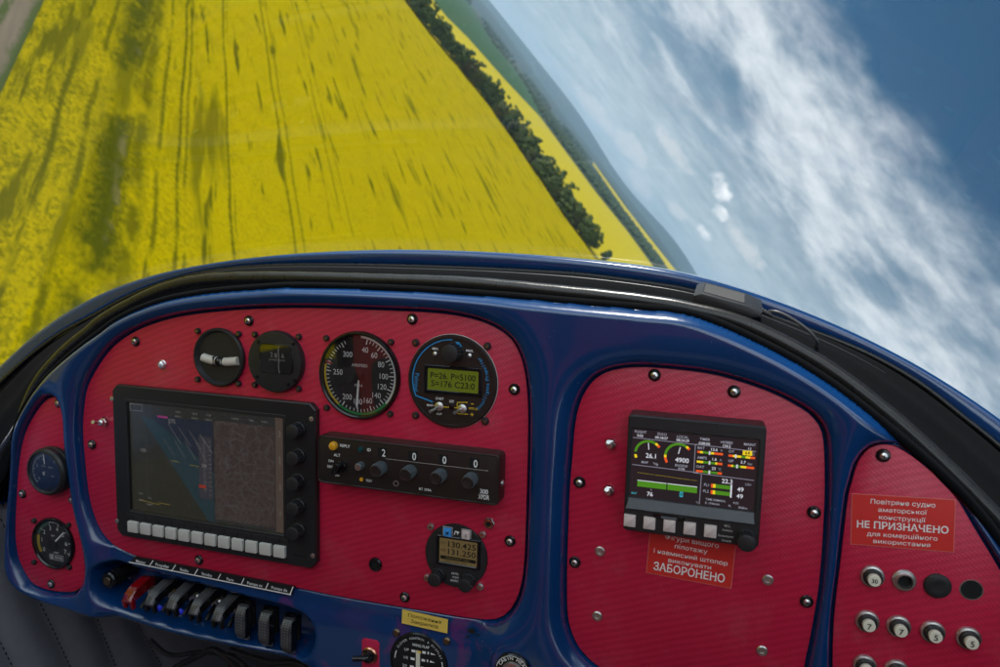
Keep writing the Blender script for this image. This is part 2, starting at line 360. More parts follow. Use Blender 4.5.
# ------------------------------------------------------------------ instrument panel
OUT = dict(
 left=[(52,397.5),(45,402),(37.8,411),(31.5,421.8),(26,434),(22,450),(19.5,470),(17.5,500),(16.4,532),(18.5,552),(23,566),(32,581),(42,587),(55,590.5),(70.5,591.4),(80,588),(85.5,578),(86.6,566),(85.5,548),(80,524),(75,504),(69.2,463),(66.4,440),(65.7,423.6),(63.9,409),(59.5,399)],
 main=[(300,308),(368,309.8),(436,313),(470,318.3),(490.6,325),(507.6,335.3),(517.8,349),(524.6,369.3),(528,400),(528.2,440),(526.6,508),(524.6,559),(521.2,585),(514.4,603.4),(504,615),(490.6,619),(463.4,616.3),(402,606.3),(334,594.6),(299.5,587.6),(238,577),(170,564.2),(143,557.4),(119,547.2),(105.5,535.3),(97,520),(90.2,496.2),(86,460.4),(84,434),(84.4,415),(87.8,390),(95.3,373),(109,352.5),(126,337.2),(150,325.3),(184,316),(238,310)],
 mid=[(568.8,522),(570,490),(572.3,460),(576.7,416),(586.4,389.8),(601.9,374.4),(626,367.8),(657,367.8),(714,374.6),(767,391),(802.3,409),(815.5,420.6),(822,434),(824.3,460),(824,508),(819.5,576),(813,620),(806,655),(797,690),(770,706),(710,706),(655,697),(622,684),(600.4,667),(590.8,659.5),(579.5,646.7),(572.3,632.2),(568.3,616),(567.3,595),(567.5,560)],
 right=[(847.5,500),(852,480.5),(857.6,462.5),(865.5,451.2),(874.5,445.6),(885.7,444.3),(897,447.2),(912.7,456.9),(928.5,469.2),(942,482.7),(956.6,499),(976.5,532),(1000,571),(1022,615),(1038,660),(1044,710),(1025,760),(960,775),(890,768),(845,755),(834,725),(832.4,667),(834,616),(839.5,568)])
PO = {k: [tuple(p) for p in spline([pp(*q) for q in v], 150, True)][::1] for k, v in OUT.items()}
def ccw(p):
    a = sum(p[i-1][0]*p[i][1]-p[i][0]*p[i-1][1] for i in range(len(p))); return p if a > 0 else p[::-1]
PO = {k: ccw(v) for k, v in PO.items()}
TOPB = [(-40,560),(-12,500),(4,474),(15,438),(19.8,421.8),(28.8,403.8),(41.4,385.8),(63,364),(86.4,344.4),(102.6,332.6),(118,322),(140,311.5),(170,301.5),(210,294.6),(260,290.4),(300,288.4),(402,291.4),(504,298.3),(582.5,305.2),(640,310.8),(692,318),(758,344),(824,382),(890,432),(947.7,483),(978.5,517),(1000,545),(1040,605),(1062,660)]
BLUE_TOP = [(12,474),(15,440),(19.8,421.8),(28.8,403.8),(41.4,385.8),(63,364),(86.4,344.4),(102.6,332.6),(118,321),(140,310),(170,300),(210,293),(260,288.8),(300,287),(402,290.2),(504,297),(582.5,304),(640,309),(692,315.5),(758,342.5),(824,380),(890,430.6),(947.7,481.5),(978.5,515),(1000,543.5),(1040,604),(1066,670),(1074,740)]
BLUE_REST = [(1060,800),(1000,815),(880,812),(700,800),(560,775),(470,745),(400,715),(350,690),(318,676),(289,661.5),(238,651),(170,636.5),(136,626),(85,611),(51,602.5),(28,592),(15,577),(9.5,558),(8.5,525)]
BO = ccw([tuple(p) for p in spline([pp(*q) for q in BLUE_TOP+BLUE_REST], 420, True)])
BAY = ccw([tuple(p) for p in spline([pp(*q) for q in [(101,576),(111,563),(140,571.5),(190,584.5),(245,599),(299,613.5),(313,633),(299,655),(235,641),(170,623.5),(113,601)]], 120, True)])
def sdist(P, poly):                                      # signed distance, positive outside
    poly = np.array(poly); d2 = np.full(len(P), 1e9); ins = np.zeros(len(P), bool)
    for i in range(len(poly)):
        a, b = poly[i-1], poly[i]; e = b-a; L = e@e+1e-18
        t = np.clip(((P-a)@e)/L, 0, 1); q = P-a-t[:, None]*e; d2 = np.minimum(d2, (q*q).sum(1))
        c = (a[1] > P[:, 1]) != (b[1] > P[:, 1])
        with np.errstate(divide='ignore', invalid='ignore'):
            ins ^= c & (P[:, 0] < (b[0]-a[0])*(P[:, 1]-a[1])/(b[1]-a[1]+1e-18)+a[0])
    d = np.sqrt(d2); d[ins] *= -1; return d
def sst(x, a, b):
    t = np.clip((x-a)/(b-a), 0, 1); return t*t*(3-2*t)
def surround_mesh():
    B = np.array(BO); st = .0014
    us = np.arange(B[:, 0].min()-.004, B[:, 0].max()+.006, st); vs = np.arange(B[:, 1].min()-.004, B[:, 1].max()+.006, st)
    U, V = np.meshgrid(us, vs); P = np.stack([U.ravel(), V.ravel()], 1); shp = U.shape
    dp = np.min([sdist(P, PO[k]) for k in PO], 0).reshape(shp); do = -sdist(P, BO).reshape(shp); db = -sdist(P, BAY).reshape(shp)
    H, R = .0155, .027
    h = H*np.sqrt(np.clip(1-(1-np.clip(dp, 0, R)/R)**2, 0, 1))
    # flat shelf under the main insert: label strip, flap gauge, key
    a, b = np.array(pp(95, 541)), np.array(pp(500, 619)); e = (b-a)/np.linalg.norm(b-a); nn = np.array([-e[1], e[0]])
    s = (P-a)@e; below = -((P-a)@nn); L = np.linalg.norm(b-a)
    m = sst(below, -.004, .004)*sst(s, .004, .03)*(1-sst(s, L-.03, L+.005)); m = m.reshape(shp)
    h = h*(1-m)+(.0004+.0035*sst(dp, .009, .03))*m
    k = np.exp(-0.5*(np.arange(-6, 7)*st/.0042)**2); k /= k.sum()
    hb = np.apply_along_axis(lambda r: np.convolve(np.pad(r, 6, 'edge'), k, 'valid'), 1, h)
    hb = np.apply_along_axis(lambda r: np.convolve(np.pad(r, 6, 'edge'), k, 'valid'), 0, hb)
    h = hb
    g0 = np.where(m > .5, .0002, .0006); g1 = np.where(m > .5, .0022, .0042)
    t = np.clip((dp-g0)/(g1-g0), 0, 1); t = t*t*(3-2*t)
    h = -.004*(1-t)+h*t
    Rr = .009; q = np.clip(do, 0, Rr)/Rr; h = h-.013*(1-q)**2.2
    tb = sst(db, -.0035, .006); lip = np.exp(-(db/.005)**2)*.002
    h = h*(1-tb)+(-.030)*tb+lip*(1-tb)
    k = np.exp(-0.5*(np.arange(-6, 7)*st/.0030)**2); k /= k.sum()
    hs = np.apply_along_axis(lambda r: np.convolve(np.pad(r, 6, 'edge'), k, 'valid'), 1, h); hs = np.apply_along_axis(lambda r: np.convolve(np.pad(r, 6, 'edge'), k, 'valid'), 0, hs)
    mk = sst(db, -.020, -.012)*sst(dp, .003, .007); h = h*(1-mk)+hs*mk
    gy, gx = np.gradient(do, st); k_ = np.where(do < st*.6, -do, 0)          # pull the outermost grid points onto the outline
    P = P+np.stack([(gx*k_).ravel(), (gy*k_).ravel()], 1)
    keep = (do > -st*1.45).ravel()
    idx = np.full(P.shape[0], -1); idx[keep] = np.arange(keep.sum())
    I = np.arange(P.shape[0]).reshape(shp); q4 = np.stack([I[:-1, :-1], I[:-1, 1:], I[1:, 1:], I[1:, :-1]], -1).reshape(-1, 4)
    inner = (dp < -.004).ravel()                         # open behind the inserts
    q4 = q4[keep[q4].all(1) & ~inner[q4].any(1)]
    mb = MB(); mb.v = [tuple(x) for x in np.c_[P[keep], h.ravel()[keep]]]; mb.f = [tuple(r) for r in idx[q4]]
    return mb
panel = thing('instrument_panel', 'deep blue moulded instrument panel with four pink carbon weave inserts and chrome screws', 'instrument panel', (-.08, -.30, 0))
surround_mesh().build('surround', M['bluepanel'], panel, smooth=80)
for (x, y), n, sz in (((471, 631.5), 9, .0035), ((478.5, 635), 8, .0024), ((484, 629.5), 7, .0018), ((467, 637), 7, .0012)):      # black chips in the paint
    c = pp(x, y, .0045); MB().prism([(c[0]+sz*rng.uniform(.5, 1.1)*math.cos(2*PI*i/n), c[1]+sz*.55*rng.uniform(.5, 1.1)*math.sin(2*PI*i/n)) for i in range(n)], .0020, .0047).build('paint_chip', M['hole'], panel)
for (x0, y0), (x1, y1) in (((661, 586), (674, 603)), ((634, 657), (636, 659)), ((222, 344), (236, 342)), ((463, 640), (468, 637)), ((703, 640), (716, 646))):
    a, b = pp(x0, y0, .0013), pp(x1, y1, .0013); MB().line(a, b, .00035, .00135).build('scratch', M['pinkplate'], panel, smooth=0)
for k in PO:
    MB().prism(PO[k], -.002, .0012, .0004).build('insert_panel', M['pink'], panel, smooth=30)
def cross(mb, c, r, w, rot):                             # cross recess of a screw head
    for a in (rot, rot+PI/2):
        dx, dy = math.cos(a), math.sin(a)
        mb.line((c[0]-dx*r, c[1]-dy*r), (c[0]+dx*r, c[1]+dy*r), r*.34, w)
SCREWS = [(133.8,341.6),(247.4,320.9),(411.3,319.3),(513.7,389.8),(509.3,542),(403.8,598.3),(197.4,560.8),(90.2,445),(579,483),(574.3,563.2),(654.4,375.4),(734.2,392),(814.4,513.4),(807,602.7),(884,456.3),(56.8,403.6),(70.8,500.6),(49.4,584.7),(20.6,494.5)]
for i, (x, y) in enumerate(SCREWS):
    c = pp(x, y, .004)
    s = MB().lathe(c, [(.0030, .0026), (.0030, .0033), (.0025, .0043), (.0013, .0049), (0, .0051)], 28).build('screw', M['chrome'], panel)
    MB().lathe(c, [(.0050, .0012), (.0050, .0023), (.0043, .0031), (.0031, .0033), (.0028, .0024)], 28).build('washer', M['gloss'], s)
    mb = MB(); cross(mb, c, .0017, .00515, rng.uniform(0, PI)); mb.build('slot', M['hole'], s, smooth=0)
for x, y in [(599.9,551.6),(597.1,616.3),(767.9,580.2),(762.1,651)]:
    c = pp(x, y, .002)
    s = MB().lathe(c, [(.0043, .0012), (.0043, .0022), (.0036, .0029), (.0018, .0028), (.0016, .0022), (0, .0022)], 28).build('rivet', M['steel'], panel)
# ------------------------------------------------------------------ rubber seal, trim strip, canopy
def outward(P):                                          # unit normals of an arch traced from left to right, pointing up
    T = np.gradient(P, axis=0); T /= np.linalg.norm(T, axis=1)[:, None]; return np.stack([-T[:, 1], T[:, 0]], 1)
N_ = 150
TUBE_TOP = [(-22,500),(-8,470),(2,445),(11,432),(18,418),(25.2,398.4),(36,376.8),(52,357),(68.4,340.8),(84.6,328),(100,315),(120,303),(150,288),(180,278),(210,273.4),(250,271.6),(300,271.8),(385,273.8),(470,276.8),(572,286),(640,293.4),(692,302),(749.5,318),(824,356),(890.5,405),(947.7,456),(1000,508.7),(1040,556),(1080,620)]
WT = -.016
tt = np.array([pp(x, y, WT) for x, y in TUBE_TOP]); tt = spline(tt, N_)
no = outward(tt); RT = .0060; ct = tt-no*RT
seal = thing('rubber_edge_seal', 'black rubber bulb seal running along the top edge of the blue panel', 'seal', (-.08, 0, WT))
wob = 1+.03*np.sin(np.arange(N_)*1.7)*rng.uniform(.3, 1, N_)
MB().tube([(p[0], p[1], WT) for p in ct], [float(RT*q) for q in wob], 20).build('seal_bulb', M['rubber'], seal, smooth=60)
bt = spline(np.array([pp(x, y, -.008) for x, y in TOPB]), N_)
bo = outward(bt)
def rows_between(A, B, prof):                            # loft rows: share of the way from A to B and height w
    return [[(float(a[0]+(b[0]-a[0])*t+n[0]*o), float(a[1]+(b[1]-a[1])*t+n[1]*o), w) for a, b, n in zip(A, B, outward(A))] for t, o, w in prof]
MB().loft(rows_between(bt, ct, [(0, -.002, -.018), (0, -.0008, -.010), (.15, 0, -.0085), (.6, 0, -.011), (1, 0, -.014), (1, 0, -.026), (0, -.002, -.026)])).build('seal_clip', M['carpet'], seal, smooth=40)
et = spline(np.array([pp(x, y, 0) for x, y in BLUE_TOP[1:-1]]), N_); en = outward(et)
MB().tube([(float(p[0]+n[0]*.0012), float(p[1]+n[1]*.0012), .0008) for p, n in zip(et, en)], .0036, 12).build('seal_lip', M['carpet'], seal, smooth=60)
LOW = [(-140,560),(-60,455),(-20,407),(0,386),(18,369),(36,353.5),(61,335),(80,324.5),(100,314),(130,297.5),(160,285.5),(190,276.5),(220,270.8),(250,267.6),(300,265.6),(385,266.3),(470,269),(555,273.2),(589,275.8),(640,282.5),(692,291),(750,309),(800,327),(863,352),(915,381),(960,415.5),(1000,448),(1060,505),(1120,575)]
UPP = [(-140,520),(-70,436),(-30,394),(0,366),(18,348.5),(39.6,330),(70,309.5),(100,293),(130,281.6),(160,272.6),(200,264.6),(240,258.6),(300,252.8),(385,249.3),(470,251),(555,256.4),(640,265.6),(692,274.4),(780,301.8),(868.4,339.3),(934.5,374.6),(1000,418.5),(1060,466),(1130,532)]
WL, WU = -.088, -.0865
lo = spline(np.array([pp(x, y, WL) for x, y in LOW]), N_); upA = spline(np.array([pp(x, y, WU) for x, y in UPP]), N_)
def match(A, B):                                         # resample B so that its points face those of A
    nn = outward(A); out = []
    sB = np.linspace(0, 1, 1200); BB = np.stack([np.interp(sB, np.linspace(0, 1, len(B)), B[:, k]) for k in (0, 1)], 1)
    for a, n in zip(A, nn):
        d = BB-a; al = d@n; pe = np.abs(d@np.array([n[1], -n[0]])); out.append(BB[np.argmin(pe+(np.abs(al) > .12)*9)])
    out = np.array(out); k = np.ones(7)/7
    sm = np.stack([np.convolve(np.pad(out[:, j], 3, 'edge'), k, 'valid') for j in (0, 1)], 1); sm[:4] = out[:4]; sm[-4:] = out[-4:]
    return sm
up2 = match(lo, upA)
canopy = thing('canopy', 'clear bubble canopy with a deep blue painted front frame', 'canopy', (-.08, .02, WU))
MB().loft(rows_between(lo, up2, [(0, 0, WL-.03), (0, 0, WL), (.05, 0, WL+.003), (.3, 0, WL+.005), (.62, 0, WL+.0055), (.86, 0, WU+.003), (.96, 0, WU+.0005), (1, 0, WU-.003), (1, 0, WU-.045), (.1, -.002, WU-.045)], ), True).build('canopy_frame', M['blue'], canopy, smooth=50)
ce = match(lo, ct) if False else None
lo_t = match(ct, lo)
strip = thing('glareshield_strip', 'matt black ledge between the rubber seal and the blue canopy frame', 'trim strip', (-.08, .01, -.05))
MB().loft(rows_between(ct, lo_t, [(0, -.004, -.020), (.08, -.002, -.028), (.25, -.001, -.040), (.42, .0005, -.049), (.50, .0022, -.053), (.56, .0020, -.058), (.70, .0012, -.068), (.80, .0030, -.074), (.86, .0026, -.078), (.93, .0, -.083), (1.0, .0, -.088), (1.0, -.010, -.10), (0, -.016, -.03)])).build('ledge', M['carpet'], strip, smooth=40)
MB().tube([(p[0]+n[0]*.0006, p[1]+n[1]*.0006, WL+.0045) for p, n in zip(lo, outward(lo))], .0021, 12).build('piping', M['rubber'], strip, smooth=60)
rg = lo_t+(ct-lo_t)*.30
MB().tube([(p[0]+n[0]*.0016, p[1]+n[1]*.0016, -.0705) for p, n in zip(rg, outward(rg))], .0013, 10).build('bead', M['satin'], strip, smooth=60)
# canopy glass: from the frame over the seats
g_rows = []
c0 = np.array([-.09, -.42])
for t in np.linspace(0, 1, 26):
    sc = 1+.95*math.sin(t*PI*.62)**.9; w = WU-.006+t*1.75
    q = c0+(up2-c0)*sc; g_rows.append([(float(a), float(b), w) for a, b in q])
MB().loft(g_rows).build('canopy_glass', M['canopy'], canopy, smooth=180)
# ------------------------------------------------------------------ cabin sides and footwell
def onside(x, y, u):
    d = RC @ ray(x, y); t = (u-CAM[0])/d[0]; p = CAM+d*t; return (float(p[1]), float(p[2]))
US = -.600
v0 = onside(0, 503, US)[0]
side = thing('cabin_side_panel', 'grey quilted leatherette side lining below the blue left sill', 'side panel', (US, v0-.3, 0))
seam_px = [((0,633),(17,667)), ((45,605),(74,667)), ((99,616),(119,667)), ((150,640),(165,667))]
lines = []
for a, b in seam_px:
    A, B = onside(*a, US), onside(*b, US); lines.append((A, B))
gw = np.linspace(-.62, 1.15, 300); gv = np.linspace(-1.0, v0, 130); mbs = MB(); vs_ = []
Wg, Vg = np.meshgrid(gw, gv); dent = np.full(Wg.shape, 9.0)
for A, B in lines:
    A, B = np.array(A), np.array(B); d = (B-A)/np.linalg.norm(B-A)
    dent = np.minimum(dent, np.abs((Vg-A[0])*d[1]-(Wg-A[1])*d[0]))
puff = .010*(1-np.exp(-dent/.022))
mbs.v = [(float(US-.008+p), float(v), float(w)) for p, v, w in zip(puff.ravel(), Vg.ravel(), Wg.ravel())]
nw = len(gw); mbs.f = [(i*nw+j, i*nw+j+1, (i+1)*nw+j+1, (i+1)*nw+j) for i in range(len(gv)-1) for j in range(nw-1)]
M['leather'] = mat('grey leatherette', (.34, .36, .40), .5, bump=.6, bscale=700, wear=.15)
mbs.build('lining', M['leather'], side, smooth=180)
for A, B in lines:
    st = MB()
    A, B = np.array(A), np.array(B); L = np.linalg.norm(B-A); d = (B-A)/L; nrm = np.array([d[1], -d[0]])
    for s in np.arange(-.5, .9, .0085):
        for off in (.0045,):
            q = A+d*s+nrm*off
            if not (-.99 < q[0] < v0-.004 and -.6 < q[1] < .7): continue
            q2 = q+d*.0045
            st.tube([(US+.0005, q[0], q[1]), (US+.0012, (q[0]+q2[0])/2, (q[1]+q2[1])/2), (US+.0005, q2[0], q2[1])], .0007, 5)
    st.build('stitching', M['dark'], side, smooth=60)
def sill(w0, w1, m, nm, par):
    mb = MB(); mb.add([(US-.05, v0, w0), (US+.004, v0, w0), (US+.004, v0, w1), (US-.05, v0, w1), (US-.07, v0+.10, w0), (US-.02, v0+.055, w0), (US-.02, v0+.055, w1), (US-.07, v0+.10, w1)],
        [(0, 1, 2, 3), (1, 5, 6, 2), (5, 4, 7, 6), (0, 3, 7, 4), (3, 2, 6, 7), (0, 4, 5, 1)]); mb.build(nm, M[m], par)
sill(-.62, .30, 'blue', 'sill', side); sill(.30, 1.15, 'dark', 'rear_sill', side)
tub = thing('cabin_tub', 'dark footwell and floor of the cabin under the blue panel', 'cabin floor', (-.08, -1.0, 0))
mb = MB()
mb.add([(US-.02, -1.0, -.65), (.50, -1.0, -.65), (.50, -1.0, .9), (US-.02, -1.0, .9)], [(0, 3, 2, 1)]); mb.build('floor_pan', M['dark'], tub)
mb = MB(); mb.add([(US-.02, -1.0, -.64), (.50, -1.0, -.64), (.50, -.30, -.64), (US-.02, -.30, -.64)], [(0, 1, 2, 3)]); mb.build('firewall', M['dark'], tub)
mb = MB(); mb.add([(.495, -1.0, -.65), (.495, -1.0, .9), (.495, -.20, .9), (.495, -.20, -.3), (.495, -.40, -.65)], [(0, 1, 2, 3, 4)]); mb.build('side_wall', M['dark'], tub)
mb = MB(); mb.add([(US-.03, -.5, .72), (US-.03, -.5, 1.2), (US-.03, .10, 1.2), (US-.03, .04, .80), (US-.045, -.5, .72), (US-.045, -.5, 1.2), (US-.045, .10, 1.2), (US-.045, .04, .80)], [(0, 1, 2, 3), (7, 6, 5, 4), (0, 3, 7, 4), (3, 2, 6, 7), (1, 5, 6, 2), (0, 4, 5, 1)]); mb.build('side_baffle', M['dark'], tub)  # unseen upright added to block yellow field light from the gauge glass
# forward deck between panel and firewall, under the canopy frame
rows = [[(float(a), float(b-.012), -.095) for a, b in lo], [(float(c0[0]+(a-c0[0])*.93), float(c0[1]+(b-c0[1])*.42-.02), -.64) for a, b in lo]]
MB().loft(rows).build('deck', M['blue'], tub, smooth=60)
# loose wiring under the panel
cb = thing('wiring_loom', 'black cables sagging in the dark below the switch shelf', 'cables', p3(220, 655, -.10))
for pts, r in (([(150,640),(170,655),(205,652),(238,660),(262,690)], .003), ([(175,668),(200,655),(215,650),(236,668),(250,700)], .004), ([(230,650),(270,662),(300,664),(330,690)], .0035)):
    MB().tube([(*pp(x, y, -.10-.01*i), -.10-.01*i) for i, (x, y) in enumerate([tuple(p) for p in spline(pts, 24)])] if False else [(*pp(x, y, -.11), -.11) for x, y in spline(pts, 24)], r, 8).build('cable', M['plastic'], cb)
# ------------------------------------------------------------------ seats and rear bulkhead, behind the camera
M['seatcloth'] = mat('charcoal seat cloth', (.045, .045, .05), .9, bump=.4, bscale=600); M['seatred'] = mat('red seat cloth', (.58, .03, .022), .8, bump=.3, bscale=600)
mb = MB(); mb.add([(-.72, -1.0, 1.12), (.55, -1.0, 1.12), (.55, .02, 1.20), (.30, .16, 1.22), (-.09, .22, 1.23), (-.48, .16, 1.22), (-.72, .02, 1.20)], [(0, 6, 5, 4, 3, 2, 1)])
o = mb.build('rear_bulkhead', M['dark'], None, (0, 0, 0)); tag(o, 'dark bulkhead closing the cabin behind the two seats', 'bulkhead')
for u, ds in ((-.40, 'red cabin chair with a charcoal centre panel, on the side of the flight display'), (.17, 'red cabin chair with a charcoal centre panel, on the side of the breakers')):
    t = thing('pilot_chair', ds, 'chair', (u, -.95, .9), 'cabin chairs')
    Ms = Matrix.Translation((u, -.62, .92)) @ Matrix.Rotation(math.radians(12), 4, 'X')
    MB().box(0, .30, .25, .40, 0, .12, .10, .03, Matrix(((1,0,0,u),(0,1,0,-.70),(0,0,1,.92),(0,0,0,1)))).build('backrest', M['seatred'], t)
    MB().box(0, .27, .11, .26, .0, .008, .05, .004, Matrix(((1,0,0,u),(0,1,0,-.70),(0,0,1,.911),(0,0,0,1)))).build('centre_panel', M['seatcloth'], t)
    MB().box(0, 0, .13, .08, 0, .09, .05, .02, Matrix(((1,0,0,u),(0,1,0,.05),(0,0,1,.93),(0,0,0,1)))).build('headrest', M['seatcloth'], t)
    MB().box(0, 0, .22, .07, 0, .46, .05, .03, Matrix(((1,0,0,u),(0,1,0,-.80),(0,0,1,.50),(0,0,0,1)))).build('cushion', M['seatcloth'], t)
# ------------------------------------------------------------------ GPS puck on the trim strip
pz = -.034
def pl(a, b, px, py):                                    # height in photo pixels
    return pp(px, py, pz)
A, B = np.array(pp(692, 302, pz)), np.array(pp(748, 315.5, pz)); ux = (B-A)/np.linalg.norm(B-A); uy = np.array([-ux[1], ux[0]]); LX = np.linalg.norm(B-A)
puck = thing('gps_antenna', 'small black wedge shaped receiver puck with a cable, sitting on the rubber seal', 'antenna', (float(A[0]), float(A[1]), pz))
Mp = Matrix(((ux[0], uy[0], 0, A[0]), (ux[1], uy[1], 0, A[1]), (0, 0, 1, pz), (0, 0, 0, 1))) @ Matrix.Translation((0, .0008, 0)) @ Matrix.Rotation(math.radians(10), 4, 'X')
h = .0102; mb = MB()
prof = [(0, 0), (LX, 0), (LX+.009, .003), (LX+.009, .0075), (LX-.004, h), (.006, h+.0015), (0, h-.002)]
mb.prism(prof, -.030, .014, .002, Mp); mb.build('body', M['plastic'], puck, smooth=25)
mb = MB(); mb.prism([(.007, h+.0008), (LX-.006, h-.0002), (LX-.006, h+.0006), (.007, h+.0018)], -.025, .009, 0, Mp); mb.build('top_plate', mat('rough grey plastic', (.055, .052, .048), .55, bump=1.0, bscale=2500, wear=.3), puck)
e0 = Vector((LX+.007, .005, -.006)); mb = MB()
for i in range(5): mb.tube([Mp @ (e0+Vector((.0022*i, -.0006*i, 0))), Mp @ (e0+Vector((.0022*i+.0012, -.0006*i, 0)))], .0028-.0002*i, 12)
mb.tube([Mp @ e0, Mp @ (e0+Vector((.012, -.003, 0)))], .0017, 10); mb.build('strain_relief', M['plastic'], puck)
zz = spline([(*pp(770, 311, pz), pz-.006), (*pp(781, 313.5, pz), pz-.004), (*pp(793, 319.5, pz), pz-.002), (*pp(806, 328.5, pz), pz), (*pp(815, 337.5, pz), pz-.002), (*pp(819, 344, pz), pz-.008), (*pp(819, 351, pz), pz-.02)], 30)
MB().tube([Mp @ (e0+Vector((.010, -.0026, 0)))]+[tuple(p) for p in zz], .0014, 10).build('cable', M['whitecable'], puck)
mm = .001
PX = .00078                                              # metres per photo pixel around the middle of the panel
def pol(c, r, a): t = math.radians(90-a); return (c[0]+r*math.cos(t), c[1]+r*math.sin(t))
def mount_screws(parent, pts, w, r=.0030, m='plastic', head='brass'):
    for p in pts:
        s = MB().lathe(p, [(r, w-.002), (r, w+.0012), (r*.8, w+.0022), (r*.45, w+.0024)], 22).build('mounting_screw', M[m], parent)
        mb = MB().lathe(p, [(r*.45, w+.0024), (0, w+.0024)], 16); mb.build('screw_head', M[head], s)
def knob(parent, c, w, r, L, m='plastic', flutes=18, name='knob', cap=None, skirt=None):
    mb = MB()
    if skirt: mb.lathe(c, [(skirt, w), (skirt, w+L*.22), (r, w+L*.26)], 40)
    mb.lathe(c, [(r, w), (r, w+L-.0012)], 4*flutes, 0, flutes, .10)
    mb.lathe(c, [(r*.97, w+L-.0012), (r*.90, w+L-.0003), (r*.8, w+L), (0, w+L)], 40)
    k = mb.build(name, M[m], parent)
    if cap: MB().lathe(c, [(r*.78, w+L+.0001), (r*.74, w+L+.0004), (0, w+L+.0004)], 32).build('knob_cap', M[cap], k)
    return k
def L(mb, s, z, x, y, px, w, **kw):                      # a word centred on a zoomed photo point, px = capital height in photo pixels
    text(mb, s, z(x, y, w), px*PX, w, **kw)
# ------------------------------------------------------------------ airspeed indicator
c = (-.1131, -.0852); R = .0409
t = thing('airspeed_indicator', 'round airspeed gauge with white, green and yellow arcs and a needle near 180', 'gauge', (*c, 0))
MB().lathe(c, [(R, .0005), (R, .0035), (R*.975, .0052), (R*.945, .0055), (R*.915, .0048), (R*.905, .0012)], 72).build('bezel', M['gloss'], t)
MB().lathe(c, [(R*.915, .0016), (0, .0016)], 72).build('dial_face', M['matte'], t)
ri = R*.905; w = .0018
mb = MB(); mb.arc(c, ri*.935, ri*.99, 2, 132, w); mb.build('white_arc', M['white'], t)
mb = MB(); mb.arc(c, ri*.94, ri*.995, 132, 217, w+.0001); mb.build('green_arc', M['green'], t)
mb = MB(); mb.arc(c, ri*.93, ri*.985, 217, 284, w+.0001); mb.build('yellow_arc', M['yellow'], t)
mb = MB(); mb.line(pol(c, ri*.80, 288), pol(c, ri*.98, 288), .0016, w+.0002); mb.build('red_line', M['red'], t)
A40, marks = 13, [(40, 13), (60, 37), (80, 62), (100, 88), (120, 111), (140, 135), (160, 159), (180, 183), (200, 211), (250, 274), (300, 327)]
mb = MB(); ang = []
for (v0_, a0), (v1_, a1) in zip(marks, marks[1:]):
    n = 4 if v1_ <= 200 else 10
    ang += [(a0+(a1-a0)*i/n, i == 0) for i in range(n)]
ang += [(327+i*6, i == 0) for i in range(2)]
for a, big in ang: mb.line(pol(c, ri*(.80 if big else .845), a), pol(c, ri*.925, a), .0010 if big else .0007, w+.0001)
for v, a in marks:
    text(mb, str(v), pol(c, ri*(.66 if v < 250 else .60), a), .0050, w+.0001, sx=.9)
text(mb, 'AIRSPEED', (c[0], c[1]+.0092), .0026, w+.0001); text(mb, 'MPH', (c[0]-.001, c[1]-.0095), .0026, w+.0001)
mb.build('markings', M['white'], t, smooth=0)
mb = MB(); a = 184; p0, p1 = pol(c, .004, a), pol(c, ri*.84, a); d = Vector((p1[0]-p0[0], p1[1]-p0[1])).normalized(); nx = Vector((-d.y, d.x))
mb.prism([tuple(Vector(p0)+nx*-.0008), tuple(Vector(p1)+nx*-.0011-d*.004), p1, tuple(Vector(p1)+nx*.0011-d*.004), tuple(Vector(p0)+nx*.0008)][::1], .0030, .0034); mb.build('needle', M['white'], t)
MB().lathe(c, [(.0042, .002), (.0042, .0038), (.0034, .0042), (0, .0042)], 32).build('needle_hub', M['matte'], t)
MB().lathe(c, [(R*.912, .0046), (R*.6, .0052), (R*.3, .0056), (0, .0057)], 64).build('cover_glass', M['domed'], t, smooth=60)
mount_screws(t, [pp(*q, .002) for q in ((326.4,338.2),(391,342),(390.3,413.8),(326.8,407.7))], .002)
# ------------------------------------------------------------------ propeller controller
c = (-.0228, -.0838); R = .0415; zB = Z(400, 325, 5.558)
t = thing('propeller_controller', 'round propeller controller with a green display, a black knob and blue lettering', 'controller', (*c, 0))
MB().lathe(c, [(R, .0005), (R, .0030), (R*.97, .0046), (R*.93, .0046), (R*.915, .0030), (0, .0030)], 72).build('bezel', M['brownblack'], t)
ring = MB().lathe(c, [(R*1.012, .0006), (R*1.012, .0016), (R, .0018)], 72).build('rim', M['grey_print'], t)
w = .0032; ri = R*.92
mb = MB(); mb.arc(c, ri*.955, ri*.985, 246, 360, w); mb.line(pol(c, ri*.97, 246), (c[0]-.0175, c[1]-.0195), .0012, w)
q = [zB(x, y, w) for x, y in ((308, 92), (330, 96), (345, 122), (322, 118))]
mb.sheet(q[::-1], w)
L(mb, 'Palmtel', zB, 92, 318, 5.0, w, rot=-PI/2-.05, bold=.005, width=.0160)
s = 'Intelligent'; aa = [(131-4.15*i) for i in range(len(s))]
for i, ch in enumerate(s): text(mb, ch, pol(c, ri*.86, aa[i]), .0030 if ch.islower() else .0034, w, rot=math.radians(90-aa[i])+PI/2, bold=.006)
for i, ch in enumerate('Propeller'): aq = 82-4.2*i; text(mb, ch, pol(c, ri*.86, aq), .0032, w, rot=math.radians(90-aq)+PI/2, bold=.006)
mb.build('blue_lettering', M['blue_print'], t, smooth=0)
mb = MB()
L(mb, 'MIN.', zB, 197, 132, 2.6, w, bold=.01); L(mb, 'MAX.', zB, 388, 143, 2.6, w, bold=.01)
